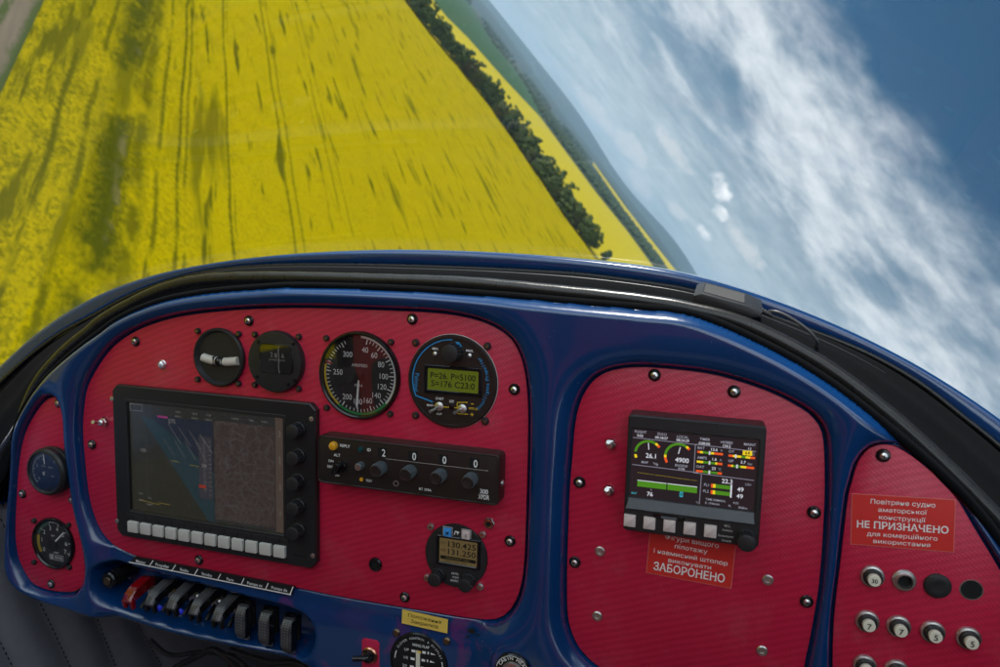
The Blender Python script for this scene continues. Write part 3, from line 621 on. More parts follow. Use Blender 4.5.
L(mb, 'CNST', zB, 221, 409, 2.6, w, bold=.01); L(mb, 'MAN', zB, 167, 446, 2.4, w, bold=.01); L(mb, 'AUT', zB, 218, 494, 2.4, w, bold=.01); L(mb, 'SET', zB, 287, 425, 2.6, w, bold=.01)
mb.build('white_lettering', M['white'], t, smooth=0)
mb = MB()
for a, b in (((318, 430), (375, 430)), ((318, 430), (318, 493)), ((318, 493), (378, 496)), ((240, 455), (272, 457)), ((302, 459), (330, 461)), ((188, 448), (200, 451))): mb.line(zB(*a, w), zB(*b, w), .0007, w)
L(mb, 'PITCH', zB, 406, 466, 2.5, w, bold=.01); L(mb, '-', zB, 402, 434, 5, w, bold=.02, sx=1.6); L(mb, '+', zB, 400, 498, 5, w, bold=.02)
mb.build('yellow_lettering', M['yellow'], t, smooth=0)
kc = zB(300, 150, .004); knob(t, kc, .003, .0082, .013, 'plastic', 16)
for x, y in ((196, 160), (388, 170)): MB().lathe(zB(x, y, w), [(.0022, w-.0005), (.0020, w+.0012), (.001, w+.0020), (0, w+.0022)], 20).build('lamp', M['steel'], t)
x0, y0 = zB(155, 300, w), zB(437, 318, w); lc = ((x0[0]+y0[0])/2, (x0[1]+y0[1])/2); hx = (y0[0]-x0[0])/2; hy = .0096
d = MB().ring(rrect(*lc, hx+.0030, hy+.0030, .001), rrect(*lc, hx, hy, .001), .0031, .0046, .0005).build('display_frame', M['gloss'], t)
d = MB().rect(*lc, hx, hy, .0036).build('display', M['lcd_green'], t)
mb = MB(); text(mb, 'P=26. P=5100', (lc[0], lc[1]+hy*.36), .0052, .00375, width=hx*1.78, bold=.01); text(mb, 'S=176 C23:0', (lc[0], lc[1]-hy*.38), .0052, .00375, width=hx*1.72, bold=.01); mb.build('display_text', M['lcd_ink'], d, smooth=0)
for x, y, dx, dy in ((218, 452, -.0045, -.0050), (346, 465, -.0030, -.0028)):
    p = zB(x, y, w)
    s = MB().lathe(p, [(.0040, w-.0004), (.0040, w+.0008), (.0030, w+.0012), (.0030, w+.0026), (.0020, w+.0030), (0, w+.0030)], 6 if False else 24).build('toggle', M['steel'], t)
    MB().tube([(p[0], p[1], w+.0025), (p[0]+dx*.6, p[1]+dy*.4, w+.007), (p[0]+dx, p[1]+dy*.6, w+.011)], [.0009, .0013, .0016], 12).build('toggle_lever', M['chrome'], s)
p = zB(287, 458, w); MB().lathe(p, [(.0022, w-.0004), (.0020, w+.0014), (0, w+.0016)], 20).build('push_button', M['gloss'], t)
mount_screws(t, [pp(*q, .002) for q in ((415.8,342.6),(487.6,346.2),(485.3,421.1),(415.7,415.3))], .002, .0033)
# ------------------------------------------------------------------ slip indicator and compass
c = (-.2640, -.0786); R = .0287; zS = Z(180, 310, 7.408)
t = thing('slip_indicator', 'black round slip gauge with a curved ivory ball tube', 'gauge', (*c, 0))
MB().lathe(c, [(R, .0005), (R, .0045), (R*.96, .0062), (R*.92, .0062), (R*.86, .0030), (R*.84, .0022), (0, .0022)], 64).build('bezel', M['plastic'], t)
pts = [(*zS(x, y, .0035), .0034) for x, y in spline([(172, 350), (205, 362), (250, 374), (295, 380), (345, 384), (390, 382), (432, 378)], 24)]
tb = MB().tube(pts, .0043, 16); tb.build('ball_tube', M['ivory'], t, smooth=50)
p = zS(293, 380, .004); mb = MB(); mb.lathe((0, 0), [(0, -.0046)]+[(.0046*math.cos(a), .0046*math.sin(a)) for a in np.linspace(-1.4, 1.4, 12)]+[(0, .0046)], 24, M=Matrix.Translation((*p, .0045))); mb.build('ball', M['gloss'], t, smooth=60)
mb = MB()
for dx in (-.0047, .0047): mb.box(p[0]+dx, p[1], .0004, .0048, .0034, .0080)
mb.build('ball_marks', M['matte'], t)
mount_screws(t, [pp(*q, .002) for q in ((198,330.9),(238.9,334),(238.7,383.6),(198,379.3))], .002)
c = (-.1991, -.0780); R = .0294
t = thing('compass', 'black round compass with a square window and a white lubber line', 'compass', (*c, 0))
MB().lathe(c, [(R, .0005), (R, .0060), (R*.97, .0078), (R*.94, .0080), (0, .0080)], 64).build('housing', M['plastic'], t)
a, b = zS(597, 360, .008), zS(832, 368, .008); wc = ((a[0]+b[0])/2, (a[1]+b[1])/2+.0005); hx, hy = (b[0]-a[0])/2, .0128
MB().ring(crect(*wc, hx+.0010, hy+.0010, .003), crect(*wc, hx, hy, .0026), .0079, .0088, .0003).build('window_frame', M['gloss'], t)
cdm = MB().prism(crect(*wc, hx, hy, .0026), .0080, .0081).build('card', M['gloss'], t)
mb = MB(); w = .00825
for s, dx, dy in (('2', -.0050, .0035), ('8', -.0005, .0030), ('6', .0072, .0030)): text(mb, s, (wc[0]+dx, wc[1]+dy), .0042, w)
for i in range(15): x = wc[0]-.0075+i*.00118; mb.line((x, wc[1]-.0005), (x, wc[1]-.0005-(.0022 if i % 5 == 0 else .0013)), .0004, w)
mb.build('card_markings', M['grey_print'], cdm, smooth=0)
pl_ = [zS(x, y, .0084) for x, y in ((733, 268), (728, 300), (733, 360), (731, 420), (737, 465))]
mb = MB().tube([(*q, .0086) for q in pl_], .0004, 6); mb.build('lubber_line', M['grey_print'], t)
MB().prism(crect(*wc, hx, hy, .0026), .00900, .00905).build('window_glass', M['cover'], t)
for x, y in ((580, 236), (838, 250), (572, 495), (850, 520), (803, 552)):
    p = zS(x, y, .008); MB().lathe(p, [(.0017, .0078), (.0016, .0088), (0, .0089)], 16).build('case_screw', M['gloss'], t)
mount_screws(t, [zS(x, y, .002) for x, y in ((556, 181), (881, 198), (880, 583), (556, 552), (592, 528))], .002)
# ------------------------------------------------------------------ tachometer and fuel pressure gauge
c = (-.4852, -.3003); R = .0291
t = thing('tachometer', 'round black rotor tachometer marked 0 to 7 with a white needle', 'gauge', (*c, 0))
MB().lathe(c, [(R, .0005), (R, .0035), (R*.97, .0050), (R*.92, .0052), (R*.88, .0042), (R*.87, .0016)], 64).build('bezel', M['gloss'], t)
MB().lathe(c, [(R*.88, .0018), (0, .0018)], 64).build('dial_face', M['matte'], t)
w = .0020; ri = R*.87; nums = [(0, 238), (1, 276), (2, 310), (3, 345), (4, 18), (5, 50), (6, 84), (7, 116)]
mb = MB()
for v, a in nums: text(mb, str(v), pol(c, ri*.68, a), .0046, w); mb.line(pol(c, ri*.80, a), pol(c, ri*.94, a), .0008, w)
mb.arc(c, ri*.92, ri*.95, 345, 480, w)
text(mb, 'rpm', (c[0]-.001, c[1]+.0088), .0022, w); text(mb, 'x1000', (c[0]+.002, c[1]-.0105), .0020, w)
lx, ly = c[0]+.0025, c[1]-.0162
mb.ring(rrect(lx, ly, .0096, .0030, .0003), rrect(lx, ly, .0092, .0026, .0002), w-.00001, w+.00002); text(mb, 'ROTAX', (lx+.003, ly), .0026, w, width=.0105, bold=.02)
mb.ring(circ((lx-.0063, ly), .0021, 20), circ((lx-.0063, ly), .0014, 20), w-.00001, w+.00002); mb.rect(lx-.0063, ly, .0004, .0018, w+.00005)
mb.build('markings', M['white'], t, smooth=0)
mb = MB()
for i in range(22): a = 238+i*(276-238)/11*1.0; a < 276+12 and mb.line(pol(c, ri*.80, a), pol(c, ri*.95, a), .0008, w+.0001)
mb.build('yellow_marks', M['yellow'], t, smooth=0)
mb = MB()
for i in range(15): a = 292+i*3.8; mb.line(pol(c, ri*.84, a), pol(c, ri*.95, a), .0006, w+.0001)
mb.build('green_marks', mat('pale green print', (.10, .35, .22), .5, wear=0), t, smooth=0)
p0, p1 = pol(c, .004, 47), pol(c, ri*.86, 47); mb = MB().line(p0, p1, .0016, .0030); mb.build('needle', M['white'], t)
MB().lathe((c[0]-.0012, c[1]-.001), [(.0062, .002), (.0060, .0036), (.005, .0040), (0, .0040)], 32).build('needle_hub', M['matte'], t)
MB().lathe(c, [(R*.9, .0041), (0, .0041)], 64).build('cover_glass', M['cover'], t)
mount_screws(t, [pp(*q, .002) for q in ((34.5,520.6),(68.7,525),(69.5,567),(34.3,562))], .002)
zL2 = Z(20, 440, 11.11); wf = .016
c = zL2(262, 365, wf); rr_ = zL2(432, 372, wf); R = (rr_[0]-c[0])*1.02
t = thing('pressure_gauge', 'small blue black gauge in a deep protruding ribbed bezel', 'gauge', (*c, 0))
MB().lathe(c, [(R*1.18, .0005), (R*1.18, .004), (R*1.22, .0045), (R*1.22, .0065), (R*1.17, .007), (R*1.17, .0095), (R*1.20, .010), (R*1.20, .013), (R*1.12, .0155), (R*1.04, .0160), (R, .0150), (R*.98, .0125)], 64).build('bezel', M['plastic'], t)
MB().lathe(c, [(R, .0128), (0, .0128)], 64).build('dial_face', M['dialblue'], t)
mb = MB(); w = .0130
for i in range(26): a = 228+i*4.9; mb.line(pol(c, R*(.80 if i % 5 else .72), a), pol(c, R*.90, a), .0005, w)
text(mb, '0', pol(c, R*.60, 232), .0030, w); text(mb, '5', pol(c, R*.62, 296), .0030, w); text(mb, '10', pol(c, R*.64, 345), .0028, w); text(mb, 'F', pol(c, R*.80, 45), .0030, w)
text(mb, 'FUEL', (c[0]-.003, c[1]+.006), .0017, w); text(mb, 'PRESS', (c[0]+.0065, c[1]+.0055), .0017, w); text(mb, 'bar', (c[0]+.009, c[1]-.0035), .0022, w)
mb.box(c[0]-.0035, c[1]-.0020, .0014, .0020, w, w+.00005); mb.line((c[0]-.0014, c[1]-.001), (c[0]-.0014, c[1]+.001), .0005, w)
mb.build('markings', M['grey_print'], t, smooth=0)
MB().line(pol(c, R*.40, 352), pol(c, R*.88, 354), .0010, .0136).build('needle', M['white'], t)
MB().lathe(c, [(R, .0146), (0, .0146)], 64).build('cover_glass', M['cover'], t)
# ------------------------------------------------------------------ flight display on the left
zE = Z(100, 375, 3.335); W0, W1 = .0012, .0085
ec = (-.2752+.0008, -.1951-.001); ehx, ehy = .1195, .0725
a, b, cc, d = zE(38, 36, W1), zE(716, 92, W1), zE(722, 648, W1), zE(58, 535, W1)
ecx = (a[0]+b[0]+cc[0]+d[0])/4; ecy = (a[1]+b[1]+cc[1]+d[1])/4; ehx = (b[0]-a[0]+cc[0]-d[0])/4; ehy = (a[1]-d[1]+b[1]-cc[1])/4
t = thing('flight_display', 'large black flight display with five knobs and a row of pale keys', 'display', (ecx, ecy, 0))
s_tl, s_tr, s_br, s_bl = zE(100, 92, .0055), zE(614, 142, .0055), zE(617, 528, .0055), zE(107, 448, .0055)
scx = (s_tl[0]+s_tr[0]+s_br[0]+s_bl[0])/4; scy = (s_tl[1]+s_tr[1]+s_br[1]+s_bl[1])/4; shx = (s_tr[0]-s_tl[0]+s_br[0]-s_bl[0])/4; shy = (s_tl[1]-s_bl[1]+s_tr[1]-s_br[1])/4
outer = crect(ecx, ecy, ehx, ehy, .006); inner = crect(scx, scy, shx+.0005, shy+.0005, .0004)
MB().ring(outer, inner, W0, W1, .0009).build('housing', M['satin'], t, smooth=25)
lipo, lipi = crect(scx, scy-.001, shx+.0035, shy+.005, .001), crect(scx, scy, shx+.0006, shy+.0006, .0004)
MB().ring(lipo, lipi, W1-.0006, W1+.0006, .0003).build('screen_frame', M['plastic'], t, smooth=25)
ws = .0055
def E2(x, y, w=ws): return zE(x, y, w)
def sgrid(fx, fy): return (scx-shx+2*shx*fx, scy+shy-2*shy*fy)       # share of the screen from its top left
M['e_back'] = emis('dim screen backlight', (.030, .030, .027), 0.30, (.010, .010, .010), .16)
M['e_teal'] = emis('dim teal sky field', (.018, .036, .042), 0.37, (.006, .010, .012), .16)
M['e_tealdark'] = emis('dim blue sky field', (.018, .022, .034), 0.36, (.006, .008, .012), .16)
M['e_olive'] = emis('dim olive ground field', (.030, .029, .018), 0.30, (.010, .009, .006), .16)
M['e_side'] = emis('dim brown menu column', (.085, .060, .046), 0.36, (.012, .010, .01), .16)
def map_mat():
    m = bpy.data.materials.new('lit moving map'); g = G(nodes(m)); tc = g.n('ShaderNodeTexCoord').outputs['Object']
    wv = g.n('ShaderNodeTexNoise', Scale=70.0, Detail=3.0, Vector=tc)
    vec = g.n('ShaderNodeVectorMath', _operation='MULTIPLY_ADD'); g.set(vec.inputs[0], wv.outputs[1]); vec.inputs[1].default_value = (.010, .010, 0); g.set(vec.inputs[2], tc)
    v = g.n('ShaderNodeTexVoronoi', Scale=150.0, _feature='DISTANCE_TO_EDGE'); g.set(v.inputs['Vector'], vec.outputs[0])
    v2 = g.n('ShaderNodeTexVoronoi', Scale=70.0, _feature='DISTANCE_TO_EDGE'); g.set(v2.inputs['Vector'], vec.outputs[0])
    ln = g.m('MAXIMUM', g.m('MULTIPLY', g.m('LESS_THAN', v.outputs[0], .036), g.step(g.noise(tc, 60.0, 2), .40, .52)), g.m('LESS_THAN', v2.outputs[0], .022))
    col = g.mix(ln, g.mix(g.noise(tc, 50.0, 4), (.034, .024, .021), (.046, .033, .028)), (.062, .055, .050))
    b = g.n('ShaderNodeBsdfPrincipled', Roughness=.16); b.inputs['Base Color'].default_value = (.01, .008, .007, 1)
    g.set(b.inputs['Emission Color'], col); b.inputs['Emission Strength'].default_value = .42
    g.out(b.outputs[0]); return m
scr = MB().rect(scx, scy, shx+.0006, shy+.0006, ws-.0004).build('screen', M['e_back'], t)
k = ws-.0003
MB().sheet([sgrid(0, 1), sgrid(.515, 1), sgrid(.06, .10), sgrid(0, .10)], k).build('ground_field', M['e_olive'], scr)
MB().sheet([sgrid(.515, 1), sgrid(.555, 1), sgrid(.555, .55), sgrid(.37, .33), sgrid(.16, .14), sgrid(.075, .115)], k+.00005).build('sky_field', M['e_teal'], scr)
MB().sheet([sgrid(.555, .55), sgrid(.555, .10), sgrid(.14, .10), sgrid(.16, .14), sgrid(.37, .33)], k+.00005).build('upper_sky_field', M['e_tealdark'], scr)
MB().sheet([sgrid(.56, .97), sgrid(.94, .97), sgrid(.94, .085), sgrid(.56, .085)], k).build('moving_map', map_mat(), scr)
MB().sheet([sgrid(.945, 1), sgrid(1, 1), sgrid(1, 0), sgrid(.945, 0)], k).build('menu_column', M['e_side'], scr)
MB().sheet([sgrid(.46, .80), sgrid(.545, .80), sgrid(.545, .24), sgrid(.46, .24)], k+.0001).build('altitude_tape', emis('dark tape', (.03, .028, .034), .5, (.01, .01, .01), .2), scr)
mb = MB(); k2 = k+.0002
for i in range(13): y = .28+.04*i; mb.line(sgrid(.525, y), sgrid(.54, y), .0004, k2)
for i, f in enumerate((.20, .27, .34, .41)):
    mb.line(sgrid(f+.06, .16+.02*i), sgrid(f+.14, .32+.02*i), .00035, k2)
    mb.line(sgrid(f+.03, .30), sgrid(f+.10, .46), .00028, k2)
text(mb, '275', sgrid(.285, .135), .0042, k2); text(mb, '108', sgrid(.085, .43), .0034, k2); text(mb, '04', sgrid(.495, .50), .0040, k2)
for i, (fx, s) in enumerate(((.33, '10:32'), (.44, '12:14'), (.53, '11.50'))):
    text(mb, s, sgrid(fx, .045), .0020, k2); text(mb, '00.0 kt', sgrid(fx, .085), .0018, k2)
for fx, s in ((.70, 'N 49.2'), (.80, 'TRK'), (.88, 'E 24.1')): text(mb, s, sgrid(fx, .05), .0019, k2)
for i in range(4): text(mb, ('OAT', 'TAS', 'QNH', 'BARO')[i], sgrid(.12 if i % 2 else .06, .84+.03*i), .0018, k2)
for fy in (.14, .37, .60, .83): text(mb, ('PAGE', 'ZOOM', 'BUG', 'ALT')[int(fy*4.3)], sgrid(.972, fy), .0018, k2, rot=PI/2)
for f in np.linspace(.05, .95, 46): mb.line(sgrid(.49, .25+.5*f), sgrid(.50 if int(f*100) % 3 else .51, .25+.5*f), .0002, k2)
for i in range(16):
    fx = .16+.32*rng.random(); fy = .45+.5*rng.random()
    mb.rect(*sgrid(fx, fy), .0004, .0004, k2)
mb.ring(rrect(*sgrid(.045, .045), .0078, .0035, .0005), rrect(*sgrid(.045, .045), .0074, .0031, .0004), k2-.00001, k2)
for i in range(12): mb.line(sgrid(.10+.0*i, .30+.045*i), sgrid(.115, .30+.045*i), .0003, k2)
mb.build('readouts', emis('dim grey pixels', (.16, .155, .14), .5), scr, smooth=0)
mb = MB(); mb.line(sgrid(.19, .105), sgrid(.26, .105), .0022, k2); mb.build('magenta_bar', emis('dim magenta pixels', (.16, .02, .09), .6), scr)
mb = MB(); mb.rect(*sgrid(.48, .69), .0042, .0016, k2+.0001); mb.build('red_flag', emis('dim red pixels', (.18, .02, .01), .6), scr)
mb = MB(); mb.line(sgrid(.27, .49), sgrid(.33, .50), .0006, k2); mb.line(sgrid(.40, .51), sgrid(.46, .515), .0006, k2); mb.line(sgrid(.18, .90), sgrid(.26, .905), .0006, k2); mb.line(sgrid(.05, .90), sgrid(.19, .92), .0006, k2); mb.build('amber_wings', emis('dim amber pixels', (.14, .11, .02), .6), scr)
MB().rect(scx, scy, shx+.0005, shy+.0005, ws+.0010).build('screen_glass', M['screenglass'], t)
k0, k11 = np.array(zE(112, 503, .0095)), np.array(zE(600, 591, .0095)); kc_y = (k0[1]+k11[1])/2
for i in range(12):
    x = k0[0]+(k11[0]-k0[0])*i/11
    MB().box(x, kc_y, .0064, .0058, W1-.002, W1+.0030, .0008, .0007).build('key', M['button'], t, smooth=30)
mb = MB()
for i in range(12): x = k0[0]+(k11[0]-k0[0])*i/11; mb.line((x, kc_y+.0078), (x, kc_y+.0130), .0007, W1+.0010)
mb.build('key_marks', M['hole'], t)
MB().box((k0[0]+k11[0])/2, kc_y+.0105, (k11[0]-k0[0])/2+.009, .0026, W1-.001, W1+.0008, .0006, .0005).build('key_ledge', M['plastic'], t)
for y in (178, 267, 350, 433, 514):
    p = zE(664, y+2, W1); knob(t, p, W1, .0069, .0125, 'plastic', 20, skirt=.0074)
for x, y in ((40, 79), (705, 147), (57, 487), (709, 603)):
    p = zE(x, y, W1); s = MB().lathe(p, [(.0024, W1-.0004), (.0023, W1+.0005), (.0014, W1+.0008), (0, W1+.0005)], 20).build('case_screw', M['steel'], t)
p = zE(665, 601, W1); MB().box(*p, .0075, .0010, W1-.0002, W1+.0002, .0009).build('card_slot', M['hole'], t)
# ------------------------------------------------------------------ transponder
zA, zQ = Z(300, 420, 7.41), Z(400, 440, 8.333); WX = .0185
a, b, cc, d = zA(126, 122, WX), zQ(834, 116, WX), zQ(820, 546, WX), zA(136, 466, WX)
tcx, tcy, thx, thy = (a[0]+b[0]+cc[0]+d[0])/4, (a[1]+b[1]+cc[1]+d[1])/4, (b[0]-a[0]+cc[0]-d[0])/4, (a[1]-d[1]+b[1]-cc[1])/4
t = thing('transponder', 'wide dark brown radio box showing 2000 over four knobs', 'transponder', (tcx, tcy, 0))
MB().box(tcx, tcy, thx, thy, .0012, WX, .004, .0009).build('housing', M['brownblack'], t, smooth=30)
# raised rim round the face
MB().ring(rrect(tcx, tcy, thx-.0002, thy-.0002, .004), rrect(tcx, tcy, thx-.0016, thy-.0016, .003), WX-.0008, WX+.0005, .0003).build('rim', M['brownblack'], t, smooth=30)
w = WX+.0002; kn = []
for (z, x, y) in ((zA, 605, 345), (zQ, 112-22, 262), (zQ, 345, 290), (zQ, 600, 318)):
    p = z(x, y, WX); kn.append(p)
ky = sum(p[1] for p in kn)/4; x0_, x3_ = kn[0][0], kn[3][0]
for i in range(4):
    x = x0_+(x3_-x0_)*i/3
    mb = MB(); mb.lathe((x, ky), [(.0060, WX), (.0060, WX+.011), (.0056, WX+.0118)], 96, 0, 24, .10); k = mb.build('knob', M['ledge'], t)
    MB().lathe((x, ky), [(.0054, WX+.0110), (.0054, WX+.0122), (.0048, WX+.0127), (.0038, WX+.0124), (0, WX+.0124)], 32).build('knob_cap', M['brownblack'], k)
    MB().rect(x+.0018 if i else x+.0005, ky+.0135, .0042, .0044, w).build('digit_window', M['hole'], t)
mb = MB()
for i in range(4): text(mb, '2000'[i], (x0_+(x3_-x0_)*i/3+(.0030 if i else .0020), ky+.0133), .0064, w+.0001, sx=.8, bold=.01)
L(mb, 'REPLY', zA, 333, 192, 3.3, w, bold=.01); L(mb, 'ID', zA, 511, 222, 3.3, w, bold=.01); L(mb, 'ALT', zA, 274, 260, 3.3, w, bold=.01); L(mb, 'ON', zA, 229, 303, 3.0, w); L(mb, 'SBY', zA, 222, 345, 3.0, w); L(mb, 'OFF', zA, 276, 412, 2.4, w); L(mb, 'TEST', zA, 512, 450, 2.6, w)
L(mb, 'RT 359A', zQ, 210, 413, 2.8, w, bold=.01); L(mb, '300', zQ, 700, 430, 5.0, w, bold=.01, width=.0072); L(mb, 'XPDR', zQ, 698, 476, 5.0, w, bold=.01, width=.0098)
mb.build('lettering', M['white'], t, smooth=0)
mb = MB(); mb.line((x0_+.004, ky+.0083), (tcx+thx-.010, ky+.0083), .00035, w); mb.build('face_line', M['grey_print'], t)
p = zA(251, 190, WX); MB().lathe(p, [(.0042, WX-.001), (.0042, WX+.0014), (.0036, WX+.0030), (.0020, WX+.0038), (0, WX+.0040)], 32).build('reply_lamp', M['amber'], t)
p = zA(452, 216, WX); MB().lathe(p, [(.0025, WX-.001), (.0023, WX+.0016), (0, WX+.0020)], 24).build('ident_button', M['teal'], t)
p = zA(457, 440, WX); MB().lathe(p, [(.0019, WX-.001), (.0017, WX+.001), (0, WX+.0014)], 20).build('test_lamp', M['amber'], t)
p = zA(310, 340, WX); mb = MB(); mb.lathe(p, [(.0052, WX), (.0052, WX+.003), (.0046, WX+.0036), (0, WX+.0036)], 32); mb.box(0, 0, .0022, .0052, 0, .0105, .0008, .0006, Matrix.Translation((*p, WX+.002)) @ Matrix.Rotation(math.radians(-28), 4, 'Z')); mb.build('mode_switch', M['gloss'], t)
p = zA(455, 335, WX); knob(t, p, WX, .0037, .0070, 'ledge', 12, 'small_knob', 'steel')
p = zA(712, 470, WX); MB().lathe(p, [(.0026, WX-.0002), (.0026, WX+.0006), (.0018, WX+.0006), (.0017, WX+.0002)], 24).build('jack_ring', M['steel'], t)
MB().lathe(p, [(.0018, WX+.0003), (0, WX+.0003)], 20).build('jack_hole', M['hole'], t)
p = (tcx+thx-.0006, tcy-.0045); mb = MB(); mb.lathe((0, 0), [(.0028, 0), (.0028, .0012), (.002, .0022), (0, .0024)], 20, M=Matrix.Translation((*p, .010)) @ Matrix.Rotation(PI/2, 4, 'Y')); mb.build('side_screw', M['steel'], t)
# ------------------------------------------------------------------ communication radio
c = (-.0157, -.2420); R = .0296; zC = Z(410, 510, 7.41)
t = thing('radio', 'round black radio showing 130.425 on an amber display above two knobs', 'radio', (*c, 0))
MB().lathe(c, [(R, .0008), (R, .0028), (R*.98, .0036), (0, .0036)], 64).build('face', M['plastic'], t)
w = .0038; a, b = zC(215, 305, .005), zC(495, 330, .005); lc = ((a[0]+b[0])/2, (a[1]+b[1])/2+.0003); hx, hy = (b[0]-a[0])/2, .0113
MB().ring(rrect(*lc, hx+.0028, hy+.0024, .0012), rrect(*lc, hx, hy, .0008), .0030, .0052, .0006).build('display_frame', M['gloss'], t)
d = MB().rect(*lc, hx, hy, .0040).build('display', M['lcd_amber'], t)
mb = MB(); q = .00415
text(mb, '130.425', (lc[0]+.0035, lc[1]+.0062), .0050, q, width=hx*1.46, bold=.012); text(mb, '131.250', (lc[0]+.0035, lc[1]-.0008), .0050, q, width=hx*1.46, bold=.012)
text(mb, 'ACT', (lc[0]-hx*.80, lc[1]+.0066), .0020, q); text(mb, 'STB', (lc[0]-hx*.80, lc[1]-.0002), .0020, q)
mb.rect(lc[0], lc[1]-.0068, hx*.94, .0016, q); text(mb, 'MEM VOL SQL', (lc[0]-.002, lc[1]-.0098), .0014, q, width=hx*1.2); mb.build('display_text', M['lcd_ink'], d, smooth=0)
mb = MB(); text(mb, 'GHOST SEL', (lc[0], lc[1]-.0068), .0014, q+.0001, width=hx*1.3); mb.build('bar_text', M['lcd_amber'], d, smooth=0)
for (x, y, m, s) in ((279, 168, 'ltblue', 'M'), (416, 188, 'pinkbutton', 'S')):
    p = zC(x, y, w); o = MB().box(*p, .0036, .0046, .0030, .0050, .0004, .0004).build('key', M[m], t); mb = MB(); text(mb, s, p, .0026, .0051, bold=.02); mb.build('key_letter', M['hole'], o, smooth=0)
    MB().ring(rrect(*p, .0046, .0056, .0004), rrect(*p, .0040, .0050, .0003), .0034, .00385).build('key_outline', M['grey_print'], t)
p = zC(345, 170, w); mb = MB(); mb.line((p[0]-.0022, p[1]-.002), (p[0]-.0010, p[1]+.0018), .0008, w); mb.line((p[0]-.0012, p[1]+.0012), (p[0]+.0024, p[1]+.0006), .0014, w); mb.line((p[0]+.0006, p[1]+.0006), (p[0]+.0010, p[1]-.0016), .0006, w)
for s, x, y in (('SATEL', 335, 472), ('COM', 338, 500), ('RADIO', 332, 525)): L(mb, s, zC, x, y, 2.3, w)
mb.build('lettering', M['white'], t, smooth=0)
for x, y in ((210, 485), (432, 525)):
    p = zC(x, y, .004); knob(t, p, .0030, .0066, .0120, 'plastic', 18, skirt=.0070)
mount_screws(t, [zC(*q, .002) for q in ((155, 122), (540, 180), (522, 567), (128, 500))], .002, .0032, 'steel', 'copper')
# ------------------------------------------------------------------ engine monitor
zM = Z(610, 400, 4.17); WM = .022
a, b, cc, d = zM(90, 62, WM), zM(655, 112, WM), zM(618, 628, WM), zM(42, 532, WM)
mcx, mcy, mhx, mhy = (a[0]+b[0]+cc[0]+d[0])/4, (a[1]+b[1]+cc[1]+d[1])/4, (b[0]-a[0]+cc[0]-d[0])/4, (a[1]-d[1]+b[1]-cc[1])/4
t = thing('engine_monitor', 'black box with a colour engine screen and five pinkish keys', 'display', (mcx, mcy, 0))
e1, e2, e3, e4, e5 = Z(625, 425, 13.333), Z(690, 430, 13.333), Z(625, 465, 13.333), Z(690, 470, 13.333), Z(690, 505, 13.333)
SM = .0192
a, b, cc, d = e1(92, 35, SM), e2(925, 150, SM), e4(830, 560, SM), e3(75, 400, SM)
ncx, ncy, nhx, nhy = (a[0]+b[0]+cc[0]+d[0])/4, (a[1]+b[1]+cc[1]+d[1])/4, (b[0]-a[0]+cc[0]-d[0])/4, (a[1]-d[1]+b[1]-cc[1])/4
MB().box(mcx, mcy, mhx, mhy, .0012, .012, .003).build('case', M['plastic'], t, smooth=30)
MB().ring(rrect(mcx, mcy, mhx, mhy, .003), rrect(ncx, ncy, nhx+.0004, nhy+.0004, .0006), .0118, WM, .0012).build('bezel', M['plastic'], t, smooth=30)
mb = MB(); yb = ncy-nhy; yl = yb-.0085                   # sloping ledge under the screen, its sky reflection put into the grey
mb.add([(ncx-nhx-.0022, yl, WM+.0022), (ncx+nhx+.001, yl, WM+.0022), (ncx+nhx, yb-.0003, WM+.0003), (ncx-nhx, yb-.0003, WM+.0003), (ncx-nhx-.0022, yl-.0014, WM), (ncx+nhx+.001, yl-.0014, WM)], [(0, 1, 2, 3), (4, 5, 1, 0), (4, 0, 3), (5, 2, 1)]); mb.build('ledge', M['ledge'], t, smooth=0)
scr = MB().rect(ncx, ncy, nhx+.0004, nhy+.0004, SM).build('screen', M['lcd_dark'], t)
w = SM+.00015; PXm = .00074
wh, dm, gr, ye, rd, cy, gy = (MB() for _ in range(7))
def T(mb, s, z, x, y, px, **kw): text(mb, s, z(x, y, w), px*PXm, w, **kw)
for s, x, y in (('FLIGHT', 210, 92), ('ZULU', 492, 122), ('LOCAL', 770, 160)): T(dm, s, e1, x, y, 2.6, bold=.012)
for s, x, y in (('0:02', 203, 142), ('09:18:27', 487, 172), ('08:24:29', 770, 207)): T(wh, s, e1, x, y, 2.6, bold=.012)
for s, x, y in (('TIMER', 198, 124), ('HOBBS', 490, 167), ('MAINT', 800, 195)): T(dm, s, e2, x, y, 2.6, bold=.012)
for s, x, y in (('0:00:00', 192, 180), ('134.2', 490, 215), ('11', 797, 250)): T(wh, s, e2, x, y, 2.6, bold=.012)
T(wh, '26.1', e1, 345, 412, 4.8, bold=.015); T(dm, 'MAP', e1, 265, 497, 2.5, bold=.01); T(dm, '"Hg', e1, 408, 518, 2.5, bold=.01)
T(wh, '4900', e1, 760, 470, 4.8, bold=.015); T(dm, 'ENGINE', e1, 752, 543, 2.5, bold=.01); T(dm, 'RPM', e1, 752, 585, 2.5, bold=.01)
fl = lambda mb, z, a, b, th=.0006: mb.line(z(*a, w), z(*b, w), th, w)
fl(gy, e1, (105, 165), (975, 265)); fl(gy, e2, (70, 190), (880, 288)); fl(gy, e1, (95, 525), (975, 635)); fl(gy, e2, (72, 192), (50, 565)); fl(gy, e4, (40, 35), (855, 140)); fl(gy, e4, (152, 60), (125, 455))
PXZ = PXm/13.333
